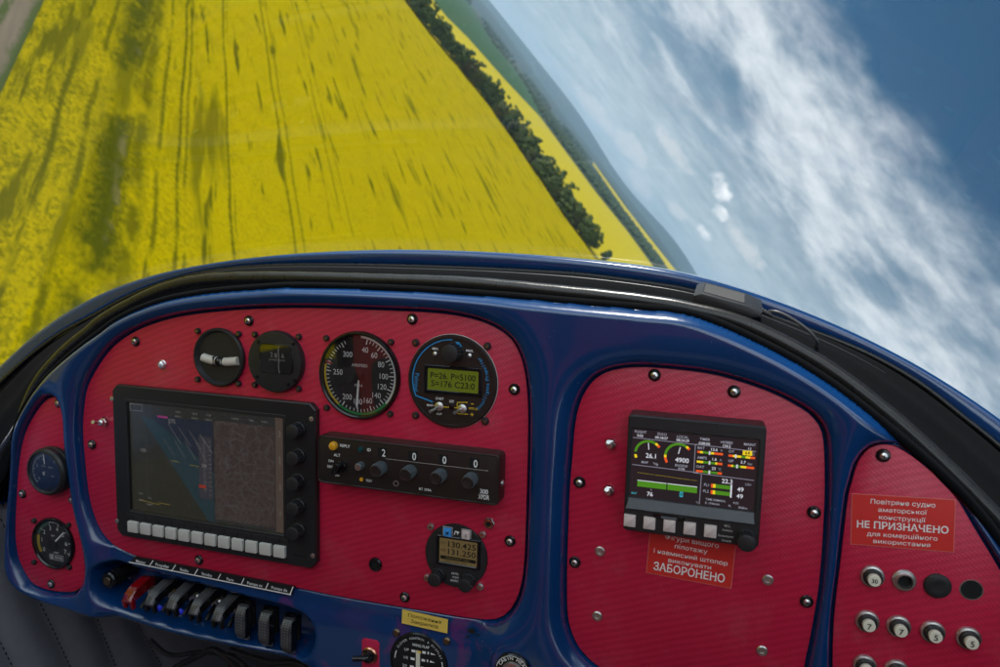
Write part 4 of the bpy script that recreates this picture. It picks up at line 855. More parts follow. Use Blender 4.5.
for (cx, cy_), segs, nd in (((312, 385), [(gr, 275, 390), (ye, 388, 402), (rd, 402, 414), (ye, 247, 262)], ((318, 330), (312, 240))), ((715, 425), [(gr, 275, 392), (ye, 391, 402), (rd, 402, 410), (ye, 262, 274), (rd, 238, 262)], ((712, 385), (738, 295)))):
    q = e1(cx, cy_, w); r = .0103
    for mbx, a0, a1 in segs: mbx.arc(q, r-.0011, r+.0008, a0, a1, w, 20)
    wh.line(e1(*nd[0], w), e1(*nd[1], w), .0007, w)
def bar(z, x0, y0, x1, y1, segs, mark, th=.0017):
    a, b = np.array(z(x0, y0, w)), np.array(z(x1, y1, w)); y = (a[1]+b[1])/2
    for mbx, s0, s1 in segs: mbx.rect(a[0]+(b[0]-a[0])*(s0+s1)/2, y, (b[0]-a[0])*(s1-s0)/2, th/2, w+.00001)
    if mark is not None: wh.rect(a[0]+(b[0]-a[0])*mark, y, .0006, th*.85, w+.00008)
T(dm, 'BAT', e2, 150, 240, 2.7, bold=.01); T(wh, '13.6', e2, 325, 262, 2.9, bold=.01); T(dm, 'V', e2, 420, 275, 2.4)
bar(e2, 98, 290, 440, 325, [(rd, 0, .10), (ye, .10, .22), (gr, .22, .53), (ye, .53, .65), (rd, .65, 1)], .48)
T(dm, 'AMPS', e2, 160, 370, 2.7, bold=.01); T(wh, '1.6', e2, 327, 390, 2.9, bold=.01); T(dm, 'A', e2, 408, 402, 2.4)
bar(e2, 90, 420, 432, 456, [(ye, 0, .25), (gr, .25, .72), (ye, .72, .80), (rd, .80, 1)], .50)
T(dm, 'OAT', e2, 137, 490, 2.7, bold=.01); T(wh, '23', e2, 315, 513, 2.9, bold=.01); T(dm, '°C', e2, 393, 525, 2.4)
bar(e2, 80, 545, 424, 582, [(rd, 0, .27), (gr, .27, .84), (rd, .84, 1)], .52)
T(dm, 'OT', e2, 553, 287, 2.7, bold=.01); p = e2(766, 307, w); ye.rect(*p, .0034, .0019, w); lk = MB(); text(lk, '64', p, .0024, w+.0001, bold=.012); T(dm, '°C', e2, 838, 320, 2.4)
bar(e2, 512, 338, 866, 378, [(rd, 0, .17), (ye, .17, .49), (gr, .49, .65), (ye, .65, .82), (rd, .82, 1)], .28)
T(dm, 'OP', e2, 545, 413, 2.7, bold=.01); T(wh, '3.7', e2, 710, 430, 2.9, bold=.01); T(dm, 'bar', e2, 803, 452, 2.4)
bar(e2, 505, 470, 856, 512, [(rd, 0, .13), (ye, .13, .20), (gr, .20, .49), (ye, .49, .70), (rd, .70, 1)], .35)
for i in range(34): f = i/33; ye.rect(*e3(175+775*f, 100+110*f, w), .00022, .00016, w) if i % 1 == 0 else None
for x0, y0, x1, y1 in ((165, 235, 550, 290), (565, 295, 960, 345)):
    a, b = e3(x0, y0, w), e3(x1, y1, w); yy = (e3(550, 290, w)[1]+e3(565, 290, w)[1])/2
    gr.rect((a[0]+b[0])/2, yy, (b[0]-a[0])/2, .0024, w); wh.rect((a[0]+b[0])/2, yy+.0026, (b[0]-a[0])/2, .0003, w)
T(wh, '76', e3, 332, 388, 4.4, bold=.015); T(dm, '0', e3, 347, 330, 1.8); T(cy, 'EHT', e3, 123, 375, 2.2, bold=.01); p = e3(750, 392, w); MB().rect(*p, .0013, .0021, w).build('cursor', M['e_cyan'], scr, smooth=0); text(lk, '8', p, .0030, w+.0001)
T(dm, '°C', e3, 960, 498, 2.0)
T(wh, '22.3', e4, 495, 152, 4.4, bold=.015); T(dm, 'L/hr', e4, 780, 193, 2.6)
T(dm, 'FL1', e4, 220, 197, 2.7, bold=.01); T(dm, 'FL2', e4, 213, 283, 2.7, bold=.01); T(wh, '49', e4, 672, 260, 4.4, bold=.012); T(wh, '49', e4, 663, 350, 4.4, bold=.012)
bar(e4, 280, 205, 545, 240, [(rd, 0, .10), (ye, .10, .23), (gr, .23, 1)], 1.02, .0030); bar(e4, 275, 292, 540, 325, [(rd, 0, .10), (ye, .10, .23), (gr, .23, 1)], 1.02, .0030)
T(dm, 'TIME REMAIN:', e4, 340, 402, 2.2, bold=.008); T(dm, '4:23', e4, 610, 440, 2.2, bold=.008); T(dm, 'E: 196km/h', e4, 298, 447, 2.2, bold=.008); T(dm, 'R:', e4, 530, 478, 2.2, bold=.008); T(dm, '836km', e4, 705, 505, 2.2, bold=.008)
for mbx, nm, m in ((wh, 'white_pixels', 'e_white'), (dm, 'label_pixels', 'e_dim'), (gr, 'green_pixels', 'e_green'), (ye, 'yellow_pixels', 'e_yellow'), (rd, 'red_pixels', 'e_red'), (cy, 'cyan_pixels', 'e_cyan'), (gy, 'divider_lines', 'e_grey'), (lk, 'dark_pixels', 'hole')):
    mbx.build(nm, M[m], scr, smooth=0)
a, b = np.array(zM(82, 500, WM+.002)), np.array(zM(418, 553, WM+.002))
for i in range(5):
    p = a+(b-a)*i/4; p[1] = (a[1]+b[1])/2
    MB().box(*p, .0046, .0048, WM-.002, WM+.0026, .0006, .0006).build('key', M['pinkbutton'], t, smooth=30)
p = zM(246, 487, WM); mb = MB(); mb.box(*p, .0120, .0022, WM-.0002, WM+.0012, .0006, .0004); mb.build('card_slot', M['gloss'], t); MB().box(p[0], p[1]-.0004, .0062, .0008, WM+.0012, WM+.0018, .0003).build('memory_card', M['ledge'], t)
mb = MB()
for s, x, y, h in (('MGL', 500, 278, 2.6), ('Avionics', 497, 335, 2.6), ('Stratomaster', 478, 412, 2.5), ('Xtreme', 485, 475, 2.5)): text(mb, s, e5(x, y, WM), h*PXm, WM+.0002, bold=.005, sx=.82)
mb.build('lettering', M['grey_print'], t, smooth=0)
p = zM(568, 575, WM); knob(t, p, WM, .0070, .0120, 'plastic', 20, skirt=.0074)
# ------------------------------------------------------------------ placards
def placard(name, label, corners, w, mname, lines, ink, slab=False, border=None, bold=0.0):
    q = [np.array(pp(x, y, w)) for x, y in corners]; cc = sum(q)/4; ex = (q[1]-q[0]+q[2]-q[3]); ex /= np.linalg.norm(ex); rot = math.atan2(ex[1], ex[0]); ey = np.array([-ex[1], ex[0]])
    hx = (np.linalg.norm(q[1]-q[0])+np.linalg.norm(q[2]-q[3]))/4; hy = (np.linalg.norm(q[3]-q[0])+np.linalg.norm(q[2]-q[1]))/4
    t = thing(name, label, 'placard', (*cc, w))
    P = lambda a, b: tuple(cc+ex*hx*a+ey*hy*b)
    if border: MB().prism([P(-1, -1), P(1, -1), P(1, 1), P(-1, 1)], w-.0003, w).build('backing', M[border], t)
    e = .0005/hx if border else 0; f = .0005/hy if border else 0
    MB().prism([P(-1+e, -1+f), P(1-e, -1+f), P(1-e, 1-f), P(-1+e, 1-f)], w-.0002, w+.0001).build('sheet', M[mname], t)
    mb = MB()
    for s, b, h, wd in lines: text(mb, s, P(0, b), h*hy*2, w+.0003, rot=rot, width=wd*hx*2 if wd else None, slab=slab and s.isupper(), bold=bold if s.isupper() else 0.0)
    mb.build('lettering', M[ink], t, smooth=0); return t
M['pinkedge'] = mat('pink sticker edge', (.62, .16, .14), .5, wear=0)
placard('placard', 'red placard right of the blue rib reading НЕ ПРИЗНАЧЕНО', [(851.7, 493), (955.5, 499.8), (954.4, 552.3), (850.4, 544.6)], .0016, 'sticker_red',
        [('Повітряне судно', .74, .084, .62), ('аматорської', .44, .080, .47), ('конструкції', .15, .080, .45), ('НЕ ПРИЗНАЧЕНО', -.17, .125, .88), ('для комерційного', -.52, .080, .68), ('використання', -.79, .078, .55)], 'white', True, 'pinkedge', .012)
zK = Z(630, 510, 6.667)
tl = (108+15, 420-345)
placard('placard', 'red placard under the engine screen reading ЗАБОРОНЕНО', [(630+136/6.667, 510+85/6.667), (630+706/6.667, 510+180/6.667), (630+681/6.667, 510+527/6.667), (630+107/6.667, 510+418/6.667)], .0016, 'sticker_red',
        [('Фігури вищого', .56, .088, .62), ('пілотажу', .26, .080, .38), ('і навмисний штопор', -.06, .080, .86), ('виконувати', -.33, .078, .50), ('ЗАБОРОНЕНО', -.66, .150, .83)], 'white', True, 'pinkedge', .012)
placard('placard', 'yellow sticker above the flap gauge reading Положення Закрилків', [(340+525/8.333, 600+80/8.333), (340+905/8.333, 600+162/8.333), (340+890/8.333, 600+278/8.333), (340+508/8.333, 600+190/8.333)], .0040, 'sticker_yellow',
        [('Положення', .40, .25, .72), ('Закрилків', -.36, .25, .60)], 'lcd_ink', False, None, .01)
# ------------------------------------------------------------------ label strip over the switches
zG = Z(100, 540, 4.545); w = .0040
tl, tr, br, bl = (np.array(zG(x, y, w)) for x, y in ((158, 76), (883, 213), (868, 253), (131, 104)))
t = thing('switch_label_strip', 'long black strip of switch names edged in white', 'label', (*((tl+br)/2), w))
mb = MB(); mb.prism([tuple(bl), tuple(br), tuple(tr), tuple(tl)], w-.0025, w); mb.build('strip', M['sticker_black'], t)
mb = MB(); ex = (br-bl)/np.linalg.norm(br-bl); ey = np.array([-ex[1], ex[0]]); Ls = np.linalg.norm(br-bl); hgt = (tl-bl)@ey; rot = math.atan2(ex[1], ex[0])
B0 = bl+ey*.0010; mb.line(tuple(B0), tuple(br+ey*.0010), .0011, w+.0001); mb.line(tuple(br+ey*.0009-ex*.0012), tuple(tr-ex*.0012), .0011, w+.0002)
for x, y, x2, y2 in ((222, 122, 243, 92), (325, 142, 345, 112), (428, 161, 446, 131), (534, 182, 550, 153), (641, 204, 656, 173), (752, 225, 766, 195)): mb.line(zG(x, y, w), zG(x2, y2, w), .0009, w+.0003)
for s, x, y in (('Master', 186, 99), ('Propeller', 284, 116), ('Radio', 384, 137), ('Strobo', 486, 157), ('Faro', 592, 179), ('Pompa sx', 704, 201), ('Pompa dx', 816, 222)):
    mw = MB(); text(mw, s, zG(x, y, w), .0031, w+.0002, rot=rot, bold=.006); mw.build('lettering', M['white'], t, smooth=0)
mb.build('edge_lines', M['white'], t, smooth=0)
# ------------------------------------------------------------------ guarded switches
def guard_mesh(Lg, wd, hg):                              # curved channel; hinge at the origin, reaching along -y, face towards +z
    mb = MB(); n = 10; rows = []
    ys = np.linspace(0, 1, 14)
    top = [(-Lg*y, hg*(1-.75*max(0, (y-.62)/.38)**2)*(.55+.45*min(1, y/.18))) for y in ys]
    v = []; f = []
    for (y, z) in top: v += [(-wd, y, 0), (-wd, y, z-.001), (-wd+.001, y, z), (wd-.001, y, z), (wd, y, z-.001), (wd, y, 0)]
    for i in range(len(top)-1):
        for k in range(5): a = i*6+k; f.append((a+1, a, a+6, a+7))
    e = (len(top)-1)*6; f.append(tuple(range(e, e+6))); f.append((5, 4, 3, 2, 1, 0))
    mb.v, mb.f = v, f; return mb
def guard_switch(name, label, base, ang, mcover, mside, lever_led, group):
    t = thing(name, label, 'switch', base, group); b = Vector(base)
    Mb = Matrix.Translation(b)
    mb = MB(); mb.box(0, -.012, .0068, .013, -.004, .0010, .001, .0006, Mb); mb.box(-.0060, 0, .0012, .003, .0, .006, .0006, 0, Mb); mb.box(.0060, 0, .0012, .003, .0, .006, .0006, 0, Mb); mb.build('bracket', M['gloss'], t)
    Mg = Mb @ Matrix.Translation((0, 0, .004)) @ Matrix.Rotation(ang, 4, 'X')
    mb = guard_mesh(.036, .0056, .0105); mb.v = [tuple(Mg @ Vector(p)) for p in mb.v]; g = mb.build('cover', M[mcover], t, smooth=35)
    mb = MB()                                            # dark cheeks of the cover
    for sx in (-1, 1): mb.box(sx*.0059, -.0165, .0003, .0150, -.001, .0072, .0006, 0, Mg)
    mb.build('cheek', M[mside], g)
    if ang < -.5:                                        # the lever shows only where its cover stands open
        mb = MB(); mb.lathe((0, -.013), [(.0055, .001), (.0055, .003), (.0040, .0045), (.0040, .007), (0, .007)], 24, M=Mb); k = mb.build('nut', M['steel'], t)
        mb = MB(); mb.tube([Mb @ Vector((0, -.013, .006)), Mb @ Vector((0, -.018, .013)), Mb @ Vector((0, -.024, .020))], [.0016, .0021, .0027], 12); mb.build('lever', M['gloss'], k)
    if ang < -.5:
        for sx in (-1, 1): MB().box(sx*.0048, -.034, .0022, .0024, -.0075, .002, .0012, .0006, Mg).build('cover_tab', M[mcover if mcover == 'redclear' else 'gloss'], g)
    if lever_led:
        mb = MB(); q = Mb @ Vector((-.004, -.020, .018)); mb.lathe((0, 0), [(.0030, 0), (.0028, .003), (.0016, .0042), (0, .0046)], 16, M=Matrix.Translation(q) @ Matrix.Rotation(.6, 4, 'X')); mb.build('lamp', M['ledblue'], t)
    return t
WB = -.024
opened = [((250, 175), 'redclear', 'red', 0), ((345, 190), 'guard', 'gloss', 1), ((440, 205), 'guard', 'gloss', 1), ((540, 228), 'guard', 'gloss', 0), ((640, 255), 'guard', 'gloss', 0)]
desc = ['clear red switch cover standing open below the Master label', 'carbon switch cover, first beside the clear red one, blue lamp under it', 'carbon switch cover below the Radio label with a blue lamp under it', 'raised carbon switch cover third from the red one, no blue lamp', 'raised carbon switch cover next to the hanging covers']
for (xy, mc, ms, led), ds in zip(opened, desc):
    p = zG(*xy, WB); guard_switch('guarded_switch', ds, (*p, WB), math.radians(-76), mc, 'redclear' if mc == 'redclear' else ms, led, 'covered switches on the blue shelf')
desc = ['carbon switch cover hanging shut, nearest the raised covers', 'carbon switch cover hanging shut between two others', 'carbon switch cover hanging shut at the right end of the shelf']
for (x, y), ds in zip(((672, 283), (778, 312), (878, 343)), desc):
    p = zG(x, y, -.010); guard_switch('guarded_switch', ds, (*p, -.010), math.radians(-2), 'guard', 'gloss', 0, 'covered switches on the blue shelf')
p = zG(50, 178, .002); t = thing('push_pull_knob', 'round black ribbed knob left of the clear red switch cover', 'knob', (*p, -.028))
MB().lathe(p, [(.0085, -.028), (.0085, -.010), (.0092, -.009), (.0092, -.006), (.0080, -.0055), (.0080, -.0040), (.0092, -.0035), (.0092, -.0005), (.0080, 0), (.0080, .0015), (.0090, .002), (.0090, .005), (.0078, .0065), (0, .0068)], 40).build('body', M['gloss'], t)
MB().lathe(p, [(.0045, .0069), (.004, .0082), (0, .0084)], 24).build('cap', M['brass'], t)  # reddish highlight on the knob front, modelled as a coloured disc
# ------------------------------------------------------------------ flap gauge, key switch, heater gauge
zF = Z(340, 600, 8.333); w0 = .0042
c = zF(655, 525, w0); rx = zF(905, 545, w0); R = (rx[0]-c[0])*.985
t = thing('flap_gauge', 'round black wing flap gauge under the yellow sticker', 'gauge', (*c, 0))
MB().lathe(c, [(R, .0), (R, .0042), (R*.97, .0054), (R*.93, .0054), (R*.91, .0044), (0, .0044)], 64).build('bezel', M['gloss'], t)
mb = MB(); w = .0046
arctext(mb, 'CLEVER CONTROL & DISPLAY', c, R*.825, 4, .0020, w, 5.5); mb.arc(c, R*.80, R*.83, -88, -70, w); mb.arc(c, R*.80, R*.83, 76, 94, w)
L(mb, 'WING FLAP', zF, 672, 384, 3.4, w, bold=.006, width=.0170)
for s, x, y in (('UP', 555, 413), ('1/3', 548, 478), ('2/3', 538, 545)):
    L(mb, s, zF, x, y, 3.3, w); 
for y in (425, 490, 555):
    for x, hx in ((612, .0020), (700, .0017), (735, .0007)):
        q = zF(x-(y-425)*.10, y+(x-612)*.14, w); mb.rect(*q, hx, .0012, w)
    q = zF(775-(y-425)*.1, y+28, w); mb.sheet([(q[0]-.0022, q[1]-.0008), (q[0]+.0026, q[1]-.0002), (q[0]-.0022, q[1]+.0012)], w)
for s, x, y in (('DN', 545, 610),): L(mb, s, zF, x, y, 3.3, w)
mb.build('markings', M['white'], t, smooth=0)
q = zF(650, 520, w); MB().box(q[0], q[1], .0020, .0115, w-.0002, w+.0004).build('indicator', M['cream'], t)
q = zF(661, 432, w); MB().box(q[0], q[1], .0019, .0010, w+.0002, w+.0006).build('indicator_tip', M['sticker_yellow'], t)
mount_screws(t, [zF(470, 275, .004), zF(888, 345, .004)], .003, .0036, 'brass', 'brass')
mount_screws(t, [(2*c[0]-zF(888, 345, .004)[0], 2*c[1]-zF(888, 345, .004)[1])], .003, .0036, 'brass', 'brass')
a, b = zF(200, 290, .0035), zF(350, 300, .0035); kc = zF(250, 460, .0045); hx = .0094
t = thing('key_switch', 'black lever switch in a copper ring on a small pink plate', 'switch', (*kc, 0))
MB().prism(crect(kc[0]+.0004, kc[1]-.003, .0092, .0190, .0026), .0020, .0044, .0005).build('plate', M['pinkplate'], t)
MB().lathe(kc, [(.0082, .0044), (.0082, .0056), (.0072, .0068), (.0058, .0066), (.0054, .0058)], 40).build('ring', M['copper'], t)
MB().lathe(kc, [(.0056, .0046), (.0056, .0095), (.0046, .0110), (0, .0112)], 32, 0, 12, .08).build('barrel', M['gloss'], t)
q = zF(105, 490, .016); MB().tube([(kc[0], kc[1], .0095), (kc[0]*.5+q[0]*.5, kc[1]*.5+q[1]*.5+.0006, .0140), (*q, .0160)], [.0030, .0026, .0024], 12).build('lever', M['gloss'], t)
zH = Z(480, 630, 13.333); WH = .0195; c = zH(430, 560, WH); R = .0150
t = thing('cabin_heat_knob', 'round silver centred knob ringed by white cabin heat lettering', 'knob', (*c, 0))
MB().lathe(c, [(R*1.55, .002), (R*1.52, WH-.006), (R*1.42, WH-.0045), (R*1.34, WH-.0065), (R*1.06, WH-.0065)], 64).build('collar', M['blue'], t)
MB().lathe(c, [(R*1.08, .004), (R*1.06, WH-.001), (R, WH), (R*.66, WH)], 64).build('dial', M['gloss'], t)
mb = MB(); arctext(mb, 'CABIN HEAT', c, R*.83, 2, .0030, WH+.0002, 14, bold=.012); arctext(mb, 'PULL', c, R*.83, -108, .0030, WH+.0002, 14, bold=.012); mb.arc(c, R*.95, R*.985, -80, 80, WH+.0002); mb.build('lettering', M['white'], t, smooth=0)
MB().lathe(c, [(R*.64, WH-.0001), (R*.60, WH+.002), (R*.4, WH+.0027), (0, WH+.0029)], 48).build('button', M['steel'], t)
# ------------------------------------------------------------------ small fittings on the inserts
p = pp(161.6, 364.6, .003); t = thing('warning_lamp', 'small clear faceted lamp on the pink insert above the flight display', 'lamp', (*p, .0012))
MB().lathe(p, [(.0046, .0012), (.0046, .0022), (.0040, .0026)], 24).build('collar', M['chrome'], t); MB().lathe(p, [(.0040, .0024), (.0036, .0044), (.0020, .0056), (0, .0060)], 8).build('lens', M['crystal'], t, smooth=0)
def toggle(label, nut, tip, lev, rr=.0052):
    p = pp(*nut, .003); q = pp(*tip, lev); t = thing('toggle_switch', label, 'switch', (*p, .0012))
    MB().lathe(p, [(rr, .0012), (rr, .0022)], 28).lathe(p, [(rr*.86, .0022), (rr*.86, .0046), (rr*.7, .0050)], 6).build('nut', M['chrome'], t, smooth=20)
    MB().lathe(p, [(rr*.62, .0046), (rr*.62, .0078), (rr*.45, .0088), (0, .0090)], 24).build('collar', M['chrome'], t)
    MB().tube([(*p, .008), ((p[0]+q[0])/2, (p[1]+q[1])/2, (.008+lev)/2), (*q, lev)], [.0011, .0014, .0019], 12).build('lever', M['steel'], t)
toggle('silver toggle switch left of the large flight display', (103.9, 421.8), (92.8, 422.0), .018)
toggle('silver toggle switch level with the engine screen top, upper of two', (610.8, 444.2), (608.5, 442.0), .0135, .0048)
toggle('silver toggle switch beside the engine screen keys, lower of two', (609.0, 490.4), (606.8, 489.5), .0135, .0048)
p = pp(489, 523.5, .003); t = thing('jack_socket', 'silver hexagonal jack socket above the round radio', 'socket', (*p, .0012))
MB().lathe(p, [(.0052, .0012), (.0052, .0030), (.0046, .0036)], 6).build('nut', M['steel'], t, smooth=15); MB().lathe(p, [(.0036, .003), (.0036, .0046), (.0026, .0048), (.0024, .0036)], 24).build('ring', M['copper'], t); MB().lathe(p, [(.0025, .0038), (0, .0038)], 20).build('hole', M['hole'], t)
p = pp(374.9, 565, .003); t = thing('jack_socket', 'black round jack socket between the flight display and the radio', 'socket', (*p, .0012))
MB().lathe(p, [(.0066, .0012), (.0066, .0026), (.0056, .0040), (.0040, .0042), (.0036, .0030)], 32).build('ring', M['gloss'], t); MB().lathe(p, [(.0037, .0030), (0, .0030)], 24).build('hole', M['hole'], t)
# ------------------------------------------------------------------ circuit breakers on the right insert
zR = Z(840, 540, 5.25)
CB = [((170, 192), '30', 'round breaker button numbered 30 under the red placard'), ((143, 428), '7', 'breaker button numbered 7, left one of the row of four'), ((308, 455), '7', 'breaker button numbered 7 directly left of the first 5'), ((487, 484), '5', 'breaker button numbered 5 between a 7 and another 5'), ((675, 517), '5', 'breaker button numbered 5 at the right end of its row'),
      ((130, 660), '5', 'breaker button cut by the picture edge below the leftmost 7'), ((297, 686), '5', 'breaker button cut by the picture edge below the second 7')]
for (x, y), num, ds in CB:
    c = zR(x, y, .0025); t = thing('circuit_breaker', ds, 'circuit breaker', (*c, .0012), 'circuit breakers on the right insert')
    MB().lathe(c, [(.0086, .0012), (.0086, .0024), (.0080, .0034), (.0068, .0038), (.0062, .0030)], 44).build('ring', M['steel'], t)
    b = MB().lathe(c, [(.0066, .0026), (.0064, .0062), (.0058, .0070), (.0046, .0072)], 40).build('collar', M['plastic'], t)
    MB().lathe(c, [(.0045, .0060), (.0045, .0100), (.0041, .0106), (0, .0107)], 36).build('button', M['cream'], t)
    mb = MB(); text(mb, num, c, .0042 if len(num) == 1 else .0030, .0109, bold=.015); mb.build('number', M['hole'], b, smooth=0)
c = zR(337, 213, .0025); t = thing('open_socket', 'steel ringed open socket right of the breaker numbered 30', 'socket', (*c, .0012))
MB().lathe(c, [(.0082, .0012), (.0082, .0026), (.0076, .0034), (.0064, .0036), (.0060, .0060), (.0052, .0060), (.0050, .0020)], 44).build('ring', M['steel'], t); MB().lathe(c, [(.0052, .0022), (0, .0022)], 32).build('hole', M['hole'], t)
c = zR(513, 243, .0025); t = thing('blanking_plug', 'smooth black round plug between the open socket and the bare hole', 'plug', (*c, .0012))
MB().lathe(c, [(.0093, .0012), (.0093, .0024), (.0084, .0036), (.0060, .0042), (.0040, .0040), (0, .0038)], 44).build('cap', M['plastic'], t)
c = zR(690, 262, .0015); t = thing('panel_hole', 'bare round hole with a thin pale rim, right of the black plug', 'hole', (*c, .0012))
MB().lathe(c, [(.0077, .0012), (.0077, .0016), (.0071, .0016), (.0070, .0013)], 44).build('rim', M['steel'], t); MB().lathe(c, [(.0071, .00145), (0, .00145)], 40).build('opening', M['hole'], t)
# ------------------------------------------------------------------ the country outside (world frame, metres)
def wobj(name, v, f, m, smooth=False, loc=(0, 0, 0), kind=None, parent=None):
    me = bpy.data.meshes.new(name); me.from_pydata([tuple(map(float, p)) for p in v], [], f); me.update()
    if smooth: me.polygons.foreach_set('use_smooth', [True]*len(me.polygons))
    if m: me.materials.append(m)
    o = bpy.data.objects.new(name, me); COL.objects.link(o); o.location = loc
    if parent: o.parent = parent
    if kind: o['kind'] = kind
    return o
TD = math.radians(135)                                   # the drill rows run this way
def field_mat():
    m = bpy.data.materials.new('flowering rapeseed'); g = G(nodes(m)); tc = g.n('ShaderNodeTexCoord').outputs['Object']
    sp = g.n('ShaderNodeSeparateXYZ', Vector=tc); X, Y = sp.outputs[0], sp.outputs[1]
    ca, sa = math.cos(TD), math.sin(TD)
    a = g.m('ADD', g.m('MULTIPLY', X, ca), g.m('MULTIPLY', Y, sa)); b = g.m('ADD', g.m('MULTIPLY', X, sa), g.m('MULTIPLY', Y, -ca))
    b = g.m('ADD', b, g.m('MULTIPLY', g.m('SUBTRACT', g.noise(g.xyz(g.m('MULTIPLY', a, .03), 0.0, 3.0), 1.0, 2), .5), 1.6))
    ab = lambda ka, kb, z=0.0: g.xyz(g.m('MULTIPLY', a, ka), g.m('MULTIPLY', b, kb), z)
    fine = g.noise(ab(1.5, 1.8), 1.0, 5, .68); mid = g.noise(ab(.22, .30, 4), 1.0, 4, .62); big = g.noise(ab(.022, .05, 9), 1.0, 4, .6)
    plant = g.noise(ab(4.5, 5.0, 2), 1.0, 3, .6)
    yel = g.mix(g.noise(ab(.05, .12, 5), 1.0, 3), (.395, .312, .0), (.33, .270, .001))
    green = g.mix(fine, (.020, .034, .003), (.072, .078, .004))
    # thin places: a little green everywhere, more near the dirt track
    near = g.step(b, 34.0, 6.0)
    f = g.m('ADD', g.m('MULTIPLY', fine, .62), g.m('ADD', g.m('MULTIPLY', mid, .30), g.m('MULTIPLY', plant, .28)))
    gap = g.step(f, g.m('ADD', .64, g.m('MULTIPLY', near, .045)), g.m('ADD', .47, g.m('MULTIPLY', near, .04)))
    gap = g.m('MULTIPLY', gap, g.m('ADD', .34, g.m('MULTIPLY', near, .36)))
    patch = g.m('MULTIPLY', g.step(g.m('ADD', g.m('MULTIPLY', mid, .5), g.m('MULTIPLY', big, .5)), .50, .64), g.m('ADD', .22, g.m('MULTIPLY', near, .30)))
    gap = g.m('MAXIMUM', gap, g.m('MULTIPLY', patch, g.step(fine, .30, .62)))
    wide = g.noise(ab(.045, .36, 21), 1.0, 6, .66); brk = g.noise(ab(.09, .15, 2), 1.0, 4, .6)
    def tram(b0, w, st, cov0, cov1, k=1.0):              # a wheel track or bare row: dark, broken along its length
        d = g.m('ABSOLUTE', g.m('SUBTRACT', b, b0)); e = g.m('ADD', d, g.m('ADD', g.m('MULTIPLY', g.m('SUBTRACT', fine, .5), w*1.2+.5), g.m('MULTIPLY', g.m('SUBTRACT', mid, .5), w*.9)))
        n = g.step(brk, cov0, cov1)
        return g.m('MULTIPLY', g.m('MULTIPLY', g.step(e, w*1.25, w*.1), n), st)
    tr = gap
    for q in (tram(16.8, 3.1, .95, .34, .52), tram(19.2, 1.3, .8, .36, .52), tram(23.6, .34, .85, .25, .45), tram(24.5, .30, .7, .38, .5), tram(30.3, .30, .8, .22, .40), tram(31.0, .2, .5, .42, .55), tram(40.0, .32, .75, .28, .42), tram(41.6, .28, .65, .3, .45),
              tram(11.5, .5, .85, .30, .48), tram(14.0, .55, .8, .36, .52), tram(21.3, .4, .75, .36, .52), tram(51.0, .3, .6, .40, .5), tram(53.0, .3, .5, .42, .52), tram(66.0, .35, .5, .44, .54), tram(84.0, .4, .5, .44, .54)):
        tr = g.m('MAXIMUM', tr, q)
    # drill-row streaks, drawn out along the rows, in the farther part
    st = g.noise(ab(.045, .42, 33), 1.0, 4, .55); tr = g.m('MAXIMUM', tr, g.m('MULTIPLY', g.step(st, .575, .665), .85))
    st2 = g.noise(ab(.018, .16, 51), 1.0, 4, .55); tr = g.m('MAXIMUM', tr, g.m('MULTIPLY', g.step(st2, .585, .68), .7))
    tr = g.m('MAXIMUM', tr, g.m('MULTIPLY', g.m('MULTIPLY', g.step(wide, .50, .62), near), .85))
    col = g.mix(tr, yel, green)
    # worn grey-brown soil along the broadest bare row
    soil = tram(17.6, .6, .55, .52, .66)
    col = g.mix(soil, col, (.17, .145, .075))
    bsd = g.n('ShaderNodeBsdfPrincipled', Roughness=1.0); bsd.inputs['Specular IOR Level'].default_value = 0; g.set(bsd.inputs['Base Color'], col)
    g.set(bsd.inputs['Normal'], g.n('ShaderNodeBump', Strength=.55, Distance=.35, Height=fine).outputs[0]); g.out(bsd.outputs[0]); return m
def plain_mat(name, c0, c1, ka, kb, ang=TD, thr=None, bump=.3):
    m = bpy.data.materials.new(name); g = G(nodes(m)); tc = g.n('ShaderNodeTexCoord').outputs['Object']
    sp = g.n('ShaderNodeSeparateXYZ', Vector=tc); X, Y = sp.outputs[0], sp.outputs[1]; ca, sa = math.cos(ang), math.sin(ang)
    a = g.m('ADD', g.m('MULTIPLY', X, ca), g.m('MULTIPLY', Y, sa)); b = g.m('ADD', g.m('MULTIPLY', X, sa), g.m('MULTIPLY', Y, -ca))
    n = g.noise(g.xyz(g.m('MULTIPLY', a, ka), g.m('MULTIPLY', b, kb)), 1.0, 6, .62)
    if thr: n = g.step(n, *thr)
    bsd = g.n('ShaderNodeBsdfPrincipled', Roughness=.95); bsd.inputs['Specular IOR Level'].default_value = .1; g.set(bsd.inputs['Base Color'], g.mix(n, c0, c1))
    g.out(bsd.outputs[0]); return m
def flat(name, pts, z, m): return wobj(name, [(x, y, z) for x, y in pts], [tuple(range(len(pts)))], m, kind='structure')
RG = 13000
flat('ground', [(-RG, -RG), (RG, -RG), (RG, RG), (-RG, RG)], 0.0, plain_mat('meadow and far land', (.022, .040, .014), (.060, .075, .026), .006, .004, .2))
hed = [gnd(*q) for q in [(423,25),(455,63),(485,100),(510,136),(536,174),(561,212),(593,254)]]      # foot of the hedgerow, seen from the cockpit
hed = [np.array(p) for p in hed]
hed = [np.array([-1500., 640.]), np.array([-700., 520.]), np.array([-330., 465.])]+hed
near_field = [(-1500, -700), (900, -700), (900, 380), (60, 432)]+[tuple(p) for p in hed[::-1]]
flat('rapeseed_field', near_field, .10, field_mat())
s_out = [gnd(*q) for q in [(446.7,17),(468,38),(506,81),(540,117),(568,155),(597,194),(627,231),(652,265)]]
